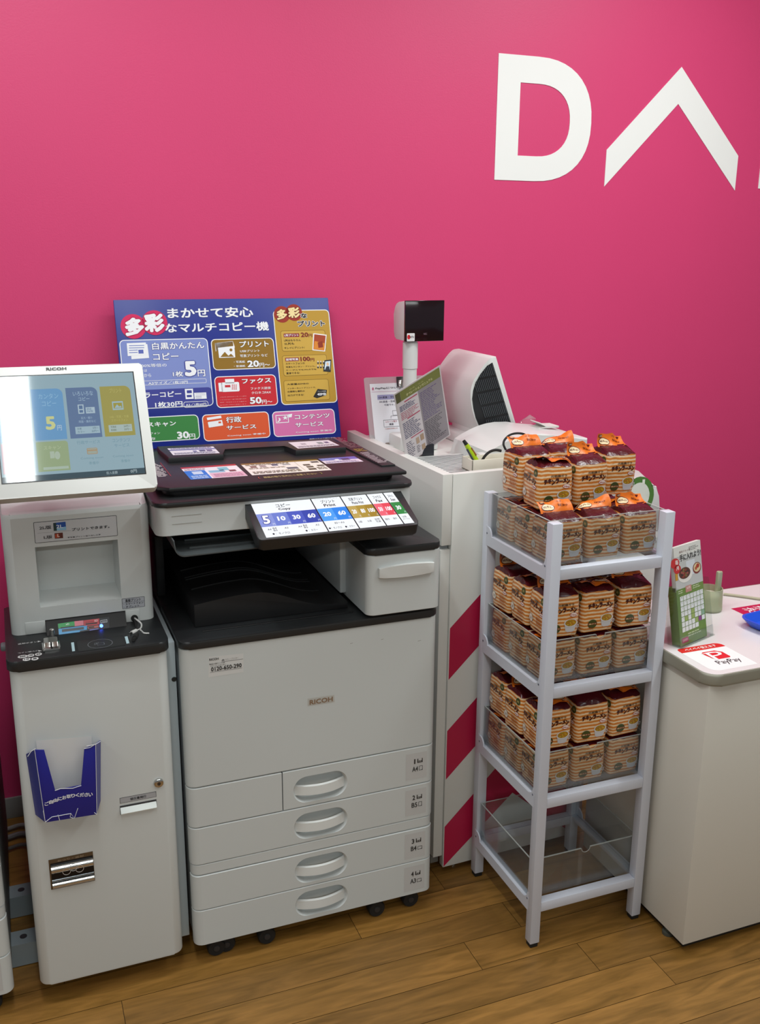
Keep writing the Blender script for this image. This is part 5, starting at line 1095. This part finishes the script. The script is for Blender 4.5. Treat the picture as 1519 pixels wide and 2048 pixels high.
# blue coin tray, only a corner in the picture
tb = PZ(1484, 1240, CT + .02); BT = mat('#1f56d8', .35, name='blue_plastic'); ang = math.radians(8)
bo = PZ(1480, 1238, CT + .02)
Mt = Matrix.Translation((bo.x, bo.y, CT + .001)) @ Matrix.Rotation(ang, 4, 'Z')
mb = MB(); n0 = rr(0, -.14, .22, .012, .03, 6); n1 = rr(.02, -.125, .20, -.003, .02, 6); n2 = rr(.005, -.135, .215, .007, .027, 6); n3 = rr(.022, -.122, .198, -.006, .018, 6); k = len(n0)
rings = [(n1, 0.0), (n0, .021), (n0, .023), (n2, .023), (n3, .003)]
vs = [Mt @ Vector((x, y, z)) for r_, z in rings for x, y in r_]
fs = [(i * k + j, i * k + (j + 1) % k, (i + 1) * k + (j + 1) % k, (i + 1) * k + j) for i in range(4) for j in range(k)] + [tuple(range(k))[::-1], tuple(4 * k + j for j in range(k))]
mb.add(vs, fs, BT)
mono('coin_tray', mb, 'bright blue plastic coin tray at the right edge of the counter', 'coin tray', (bo.x + .1, bo.y - .06, CT))

# ------------------------------------------------------------------ snack rack
RX, RY, RWd, RDp, RHt, RT_ = 1.0373, 1.6682, .3077, .3118, 1.0359, .0246
RACK = thing('snack_rack', 'white four tier metal rack holding the snack packs', 'display rack', (RX, RY, 0))
RM = speckle('#ccd0dc', .4, .1, 700, 'white_painted_metal', .03)
for ix in (0, 1):
    for iy in (0, 1):
        x, y = RX + ix * (RWd - RT_), RY + iy * (RDp - RT_)
        lg = build('leg', MB().box(x, x + RT_, y, y + RT_, .012, RHt, RM, .0015), RACK)
        build('rubber_foot', MB().box(x + .002, x + RT_ - .002, y + .002, y + RT_ - .002, 0.0005, .0125, RUBBER, .002), lg)
TIER = [.935, .662, .391, .1195]
for zt in TIER:
    for y in (RY, RY + RDp - RT_):
        build('cross_rail', MB().box(RX + RT_, RX + RWd - RT_, y + .001, y + RT_ - .001, zt - .025, zt, RM, .0015), RACK)
    for sd_ in (0, 1):
        xo = RX if sd_ == 0 else RX + RWd - .0025
        y0, y1 = RY + RT_, RY + RDp - RT_; g = .020; n = 6
        pts = [(RY + .004, zt - .026), (RY + RDp - .004, zt - .026), (RY + RDp - .004, zt + g)]
        pts = [(y0 - .006, zt - .026), (y1 + .006, zt - .026), (y1 + .006, zt + g + .004)] + [(y1 - .0 - g * math.sin(PI / 2 * i / n) + .0, zt + g * math.cos(PI / 2 * i / n)) for i in range(n + 1)] + [(y0 + g - g * math.sin(PI / 2 * i / n), zt + g * (1 - math.cos(PI / 2 * i / n))) for i in range(n + 1)][::1] + [(y0 - .006, zt + g + .004)]
        mb = MB(); mb.prism(pts, 'x', xo - .0005, xo + .003, RM)
        xi0, xi1 = (RX + .001, RX + .020) if sd_ == 0 else (RX + RWd - .020, RX + RWd - .001)
        mb.box(xi0, xi1, y0 - .001, y1 + .001, zt - .012, zt - .0005, RM, .001)
        for yy in (y0 - .001, y1 + .001): mb.lathe([(0, -.001), (.0022, -.0008), (.0026, .0)], (xo - .0004 if sd_ == 0 else xo + .003, yy, zt + .004), mat('#6c7080', .4, .6), 10, 'x', cap=False)
        build('side_rail', mb, RACK)
# trays
ACR = acrylic((.90, .915, .92), name='tray_acrylic', haze=.025); EDG = acrylic((.66, .72, .70), name='tray_acrylic_edge', haze=.35)
TRX0, TRX1, TRY0, TRY1, TRH = RX + .008, RX + RWd - .008, RY + RT_ + .0012, RY + RDp - RT_ - .0012, .1
names = ('top tier', 'second tier', 'third tier', 'bottom tier')
for i, zt in enumerate(TIER):
    z0 = zt + .0008; t = .003
    o = thing('acrylic_tray', 'clear acrylic tray on the %s of the white rack, %s' % (names[i], ('heaped with snack packs', 'full of snack packs', 'packed below the second shelf', 'standing empty')[i]), 'tray', (RX + RWd / 2, RY + RDp / 2, z0), group='clear acrylic trays of the rack')
    def wall(nm, x0, x1, y0, y1, z0_, z1_):
        mb = MB().box(x0, x1, y0, y1, z0_, z1_ - .001, ACR).box(x0, x1, y0, y1, z1_ - .001, z1_, EDG); return build(nm, mb, o)
    build('bottom_plate', MB().box(TRX0, TRX1, TRY0, TRY1, z0, z0 + t, ACR), o)
    wall('side_wall', TRX0, TRX0 + t, TRY0, TRY1, z0 + t, z0 + TRH); wall('side_wall', TRX1 - t, TRX1, TRY0, TRY1, z0 + t, z0 + TRH)
    wall('back_wall', TRX0 + t, TRX1 - t, TRY1 - t, TRY1, z0 + t, z0 + TRH)
    fm = MB(); cx = (TRX0 + TRX1) / 2; n = 12
    notch = [(cx + .012 * math.cos(PI * k / n), z0 + TRH - .012 * math.sin(PI * k / n)) for k in range(n + 1)]
    fm.prism([(TRX0 + t, z0 + t), (TRX1 - t, z0 + t), (TRX1 - t, z0 + TRH)] + notch + [(TRX0 + t, z0 + TRH)], 'y', TRY0, TRY0 + t, ACR)
    fm.box(TRX0, cx - .0125, TRY0 - .0001, TRY0 + t, z0 + TRH - .0012, z0 + TRH, EDG).box(cx + .0125, TRX1, TRY0 - .0001, TRY0 + t, z0 + TRH - .0012, z0 + TRH, EDG)
    fm.tube([(p[0], TRY0 - .0002, p[1]) for p in notch], .0006, EDG, 5)
    build('front_wall', fm, o)

# ------------------------------------------------------------------ snack packs
PWx, PDy, PHz = .0875, .0815, .0950
def pack_film():
    m = bpy.data.materials.new('striped_pack_film'); m.use_nodes = True; nt = m.node_tree; b = nt.nodes['Principled BSDF']; N = nt.nodes.new; L = nt.links.new
    tc = N('ShaderNodeTexCoord'); sp = N('ShaderNodeSeparateXYZ'); L(tc.outputs['Object'], sp.inputs[0])
    nz = N('ShaderNodeTexNoise'); nz.inputs['Scale'].default_value = 38; nz.inputs['Detail'].default_value = 3; L(tc.outputs['Object'], nz.inputs['Vector'])
    ad = N('ShaderNodeMath'); ad.operation = 'MULTIPLY_ADD'; ad.inputs[1].default_value = .006; L(nz.outputs[0], ad.inputs[0]); L(sp.outputs['Z'], ad.inputs[2])
    ml = N('ShaderNodeMath'); ml.operation = 'MULTIPLY'; ml.inputs[1].default_value = 2 * PI / .0088; L(ad.outputs[0], ml.inputs[0])
    sn = N('ShaderNodeMath'); sn.operation = 'SINE'; L(ml.outputs[0], sn.inputs[0])
    rp = N('ShaderNodeValToRGB'); e = rp.color_ramp.elements; e[0].position = .38; e[0].color = lin('#e6cba6'); e[1].position = .50; e[1].color = lin('#cc7a2c')
    mr = N('ShaderNodeMapRange'); mr.inputs['From Min'].default_value = -1; L(sn.outputs[0], mr.inputs[0]); L(mr.outputs[0], rp.inputs[0]); L(rp.outputs[0], b.inputs['Base Color'])
    n2 = N('ShaderNodeTexNoise'); n2.inputs['Scale'].default_value = 55; n2.inputs['Detail'].default_value = 3; L(tc.outputs['Object'], n2.inputs['Vector'])
    bp = N('ShaderNodeBump'); bp.inputs['Strength'].default_value = .8; bp.inputs['Distance'].default_value = .003; L(n2.outputs[0], bp.inputs['Height']); L(bp.outputs[0], b.inputs['Normal'])
    b.inputs['Roughness'].default_value = .3; b.inputs['Coat Weight'].default_value = .3; b.inputs['Coat Roughness'].default_value = .1
    return m
FILM = pack_film()
def film(hexc, rough=.22, s=.5):
    m = bpy.data.materials.new('glossy_wrap'); m.use_nodes = True; nt = m.node_tree; b = nt.nodes['Principled BSDF']; N = nt.nodes.new; L = nt.links.new
    b.inputs['Base Color'].default_value = lin(hexc); b.inputs['Roughness'].default_value = rough
    tc = N('ShaderNodeTexCoord'); n2 = N('ShaderNodeTexNoise'); n2.inputs['Scale'].default_value = 70; n2.inputs['Detail'].default_value = 3; L(tc.outputs['Object'], n2.inputs['Vector'])
    bp = N('ShaderNodeBump'); bp.inputs['Strength'].default_value = s; bp.inputs['Distance'].default_value = .004; L(n2.outputs[0], bp.inputs['Height']); L(bp.outputs[0], b.inputs['Normal'])
    return m
MAROON = film('#4c1018'); ORANGE = film('#e0701a', .35, .25)
BULGE = .0022
def taper(z): t = z / PHz; return 1 - .045 * abs(2 * t - 1) ** 4
def face_pt(axis, sgn, u, z, h):
    """point on the puffed pack surface; axis 'y' = front/back, 'x' = sides; u along the face"""
    k = taper(z); hw = (PWx if axis == 'y' else PDy) / 2; hd = (PDy if axis == 'y' else PWx) / 2
    s = max(-1, min(1, u / hw)); t = z / PHz
    d = hd * k - BULGE + BULGE * (1 - s * s) * (1 - (2 * t - 1) ** 2) + h
    return Vector((u * k * sgn, -d * sgn, z)) if axis == 'y' else Vector((-d * sgn, -u * k * sgn, z))
PR = {}
def pm(c_):
    if c_ not in PR: PR[c_] = mat(c_, .3, coat=.2)
    return PR[c_]
def pack_wrapper(seed):
    rnd = random.Random(seed); mb = MB(); nz = 9; ring = []
    r = .0075
    for j in range(nz + 1):
        z = PHz * j / nz; row = []
        for (ax, sg) in (('y', 1), ('x', -1), ('y', -1), ('x', 1)):
            hw = (PWx if ax == 'y' else PDy) / 2
            for i in range(8):
                u = -hw + r + (2 * hw - 2 * r) * i / 7; row.append(face_pt(ax, sg, u, z, 0) + Vector((0, 0, (rnd.uniform(-.002, .002) if j == nz else 0))))
        ring.append(row)
    k = len(ring[0]); vs = [p for r_ in ring for p in r_]
    # order the perimeter around the pack
    def ang(i): p = ring[0][i]; return math.atan2(p.y, p.x)
    order = sorted(range(k), key=ang); vs = [r_[i] for r_ in ring for i in order]
    mb.add(vs, [(j * k + i, j * k + (i + 1) % k, (j + 1) * k + (i + 1) % k, (j + 1) * k + i) for j in range(nz) for i in range(k)] + [tuple(range(k))[::-1]], FILM)
    toprow = [ring[nz][i] for i in order]
    # printed front/back and side designs
    for sg in (1, -1):
        a = Art((0, 0, 0), (1, 0, 0), (0, 0, 1), mk=pm, base=.0005, warp=lambda x, y, h, sg=sg: face_pt('y', sg, x, y, h)); a.EPS = .00018
        z = PHz
        a.text('元祖鶏ガラ', -.014, z * .765, .026, z * .83, '#4a3010', .03)
        for i, ch in enumerate('チキンラーメン'):
            x = -.0300 + i * .0092; dz = (.0, .002, -.001, .0015, .0, .0018, -.0005)[i]; y0_, y1_ = (.60, .73) if ch != 'ー' else (.655, .685); a.text(ch, x, z * y0_ + dz, x + .0089, z * y1_ + dz, '#400a0a', .075)
        a.ell(.0255, z * .535, .0095, .0052, '#a81c24', 2); a.ell(.0255, z * .535, .0085, .0043, '#f4ece4', 3); a.text('Mini', .019, z * .51, .032, z * .555, '#a81c24', .02, 5)
        a.poly([(.004, z * .33), (.008, z * .14), (.013, z * .10), (.027, z * .10), (.031, z * .14), (.035, z * .33)], '#c9c9cd', 2)
        a.ell(.0195, z * .335, .0165, .0098, '#dcdce0', 3); a.ell(.0195, z * .34, .0140, .0082, '#a87c22', 4)
        rn = random.Random(5)
        for i in range(22): t_ = rn.uniform(0, 2 * PI); q_ = rn.uniform(0, 1) ** .5; a.ell(.0195 + .012 * q_ * math.cos(t_), z * .34 + .0066 * q_ * math.sin(t_), rn.uniform(.0012, .0026), .0009, ('#e8c23c', '#d8a828', '#c8901c', '#6c8a2c', '#c8641c')[i % 5], 5)
        a.outline(.0345, z * .19, .0405, z * .285, .0016, '#c9c9cd', 2, .002)
        a.ell(-.0165, z * .21, .0115, .0112, '#3f4a22', 2); a.rect(-.028, z * .185, -.005, z * .24, '#6c2418', 3); a.text('鶏ガラ', -.026, z * .193, -.007, z * .232, '#e4c890', .02, 4); a.lines(-.024, z * .10, -.010, z * .135, 1, '#7a2a1a', 3)
        a.text('内容量3袋', -.030, z * .045, -.012, z * .065, '#5a3a20', 0, 3); a.text('即席めん', .024, z * .04, .036, z * .065, '#5a3a20', 0, 3)
        mb.merge(a.mb)
    for sg in (1, -1):
        a = Art((0, 0, 0), (1, 0, 0), (0, 0, 1), mk=pm, base=.0005, warp=lambda x, y, h, sg=sg: face_pt('x', sg, x, y, h)); a.EPS = .00018
        z = PHz
        a.text('元祖鶏ガラ', -.014, z * .76, .016, z * .82, '#4a3010', .03)
        for i, ch in enumerate('チキンラーメン'):
            x = -.0315 + i * .0086; dz = (.002, .003, .001, .0015, -.001, .0, -.002)[i]; y0_, y1_ = (.59, .735) if ch != 'ー' else (.65, .68); a.text(ch, x, z * y0_ + dz, x + .0083, z * y1_ + dz, '#400a0a', .075)
        a.ell(.022, z * .515, .0085, .0048, '#a81c24', 2); a.ell(.022, z * .515, .0076, .004, '#f4ece4', 3); a.text('Mini', .0165, z * .495, .0275, z * .535, '#a81c24', .02, 5)
        a.ell(-.025, z * .30, .0088, .0098, '#8a8078', 2); a.ell(-.025, z * .30, .0081, .0091, '#e9dfd2', 3); a.text('湯', -.0285, z * .265, -.0215, z * .33, '#6c625a', .0, 4)
        a.ell(.024, z * .86, .0088, .0085, '#3f4a22', 2); a.text('鶏', .0195, z * .83, .0285, z * .89, '#c8b070', .0, 4)
        a.rect(-.010, z * .07, .022, z * .10, '#6c2418', 2); a.lines(.0, z * .2, .030, z * .42, 7, '#b4642c', 2)
        mb.merge(a.mb)
    return mb, toprow
def make_pack(kind):
    T = thing('snack_pack', 'striped noodle snack pack', 'snack pack', (0, 0, 0))
    mb, top = pack_wrapper(kind + 3); build('wrapper', mb, T, True, 50)
    # maroon upper film, gathered to a ridge
    k = len(top); rnd = random.Random(kind * 7 + 1)
    mid = [Vector((p.x * .93, p.y * .78, PHz + (.002 if kind == 4 else .006) + rnd.uniform(-.002, .002) * (kind != 4))) for p in top]; rid = [Vector((p.x * .88, p.y * .12 + .004, PHz + (.0035 if kind == 4 else .014) + rnd.uniform(-.002, .002) * (kind != 4))) for p in top]
    vs = top + mid + rid; mb = MB(); mb.add(vs, [(j * k + i, j * k + (i + 1) % k, (j + 1) * k + (i + 1) % k, (j + 1) * k + i) for j in (0, 1) for i in range(k)] + [tuple(2 * k + i for i in range(k))], MAROON)
    fl = build('top_film', mb, T, True, 60)
    # orange header strip, folded a different way on each kind
    n, m = 12, 5; H = .032; vs = []
    th0 = (70, 25, 155, 50, 176)[kind]; tw = (.10, -.35, .2, .55, 0)[kind]
    for i in range(n + 1):
        u = -1 + 2 * i / n; th = math.radians(th0 + tw * 60 * u + 8 * math.sin(u * 5 + kind))
        for j in range(m + 1):
            v = j / m; bend = math.radians((-25, 30, 20, -30, 0)[kind]) * v
            d = Vector((0, math.cos(th + bend), math.sin(th + bend))); vs.append((Vector((u * PWx * .47, .014 if kind == 4 else .004, PHz + (.0035 if kind == 4 else .0125))) + d * H * v + Vector((0, 0, .0012 * (kind != 4) * math.sin(u * 9)))))
    def hp(u, v, h):
        f, g = (u + 1) / 2 * n, v * m; i, j = min(int(f), n - 1), min(int(g), m - 1); a_, b_ = f - i, g - j
        P_ = lambda x, y: vs[x * (m + 1) + y]
        p = (P_(i, j) * (1 - a_) + P_(i + 1, j) * a_) * (1 - b_) + (P_(i, j + 1) * (1 - a_) + P_(i + 1, j + 1) * a_) * b_
        nn = (P_(i + 1, j) - P_(i, j)).cross(P_(i, j + 1) - P_(i, j)).normalized(); return p + nn * h
    mb = MB(); fs = [(i * (m + 1) + j, (i + 1) * (m + 1) + j, (i + 1) * (m + 1) + j + 1, i * (m + 1) + j + 1) for i in range(n) for j in range(m)]
    mb.add(vs, fs, ORANGE)
    for sgn in (1, -1):
        a = Art((0, 0, 0), (1, 0, 0), (0, 1, 0), mk=pm, base=.0004, warp=lambda x, y, h, sgn=sgn: hp(x * sgn, y, h * sgn)); a.EPS = .0004
        a.ell(-.48, .42, .40, .30, '#5c1010', 1); a.ell(-.48, .42, .36, .25, '#f0d8b0', 2); a.text('チキンラーメン', -.78, .33, -.18, .52, '#5c1010', .05, 3); a.poly([(-.9, .92), (-.52, .92), (-.56, .76), (-.71, .70), (-.86, .76)], '#5c1010', 1); a.text('NISSIN', -.84, .78, -.58, .88, '#f0d8b0', .03, 3)
        a.text('たまごポケット', .12, .40, .72, .60, '#5c1010', .04, 2); a.text('内容量', .1, .75, .35, .85, '#7a2a10', 0, 2)
        mb.merge(a.mb)
    build('header_strip', mb, T, True, 60)['label'] = 'orange printed header strip'
    return T
protos = [make_pack(k) for k in range(5)]
used = [False] * 5
rnd = random.Random(11)
def place_pack(x, y, z, kind, label, rz=0.0, tilt=(0, 0), s=1.0, group=None):
    o = protos[kind] if not used[kind] else dup_tree(protos[kind]); used[kind] = True
    o.location = (x, y, z); o.rotation_euler = (tilt[0], tilt[1], rz); o.scale = (1, 1, s)
    o['label'] = label; o['group'] = group or 'striped noodle snack packs on the rack'
COLX = [1.0945, 1.1905, 1.2865]; ROWY = [1.742, 1.8245, 1.907]
cn_, rn_ = ('left', 'middle', 'right'), ('front', 'second', 'rear')
kk = 0
for t in range(3):
    zb = TIER[t] + .0042
    tn = ('top', 'second', 'third')[t]
    for r in range(3):
        for c in range(3):
            if r == 2 and c > 0 and t > 0: continue
            kind = (0, 3, 1)[c] if (t == 0 and r == 0) else 4
            place_pack(COLX[c] + rnd.uniform(-.0015, .0015), ROWY[r] + rnd.uniform(-.0008, .0008), zb, kind, 'striped noodle snack pack in the %s tray, lower layer, %s row, %s column' % (tn, rn_[r], cn_[c]), rnd.uniform(-.012, .012), s=.92)
    if t > 0:
        for r in range(3):
            for c in range(3):
                if r == 2 and c > 0: continue
                kind = (1, 2)[kk % 2]; kk += 1
                place_pack(COLX[c] + rnd.uniform(-.004, .004), ROWY[r] + rnd.uniform(-.001, .001) + (.0 if c else .0), zb + .0985, kind, 'striped noodle snack pack in the %s tray, upper layer, %s row, %s column' % (tn, rn_[r], cn_[c]), rnd.uniform(-.05, .05), (rnd.uniform(-.012, .004), rnd.uniform(-.010, .010)), s=.97)
zu = TIER[0] + .0042 + .0945
for x, y, dz, kind, rz, tilt, lab in ((1.112, 1.822, .002, 2, -.06, (.0, .0), 'heaped snack pack on the top tray, near left, in front of the printer'),
                            (1.108, 1.910, .012, 0, .05, (.0, .0), 'heaped snack pack on the top tray, rear left corner with raised orange strip'),
                            (1.209, 1.835, .002, 1, .03, (.04, .0), 'heaped snack pack on the top tray, centre of the second row'),
                            (1.303, 1.862, .010, 1, .04, (.03, .03), 'heaped snack pack on the top tray, far right with flattened orange strip'),
                            (1.202, 1.925, .010, 3, -.03, (.0, .0), 'heaped snack pack on the top tray, rear middle, mostly hidden')):
    place_pack(x, y, zu + dz, kind, lab, rz, tilt, .97)
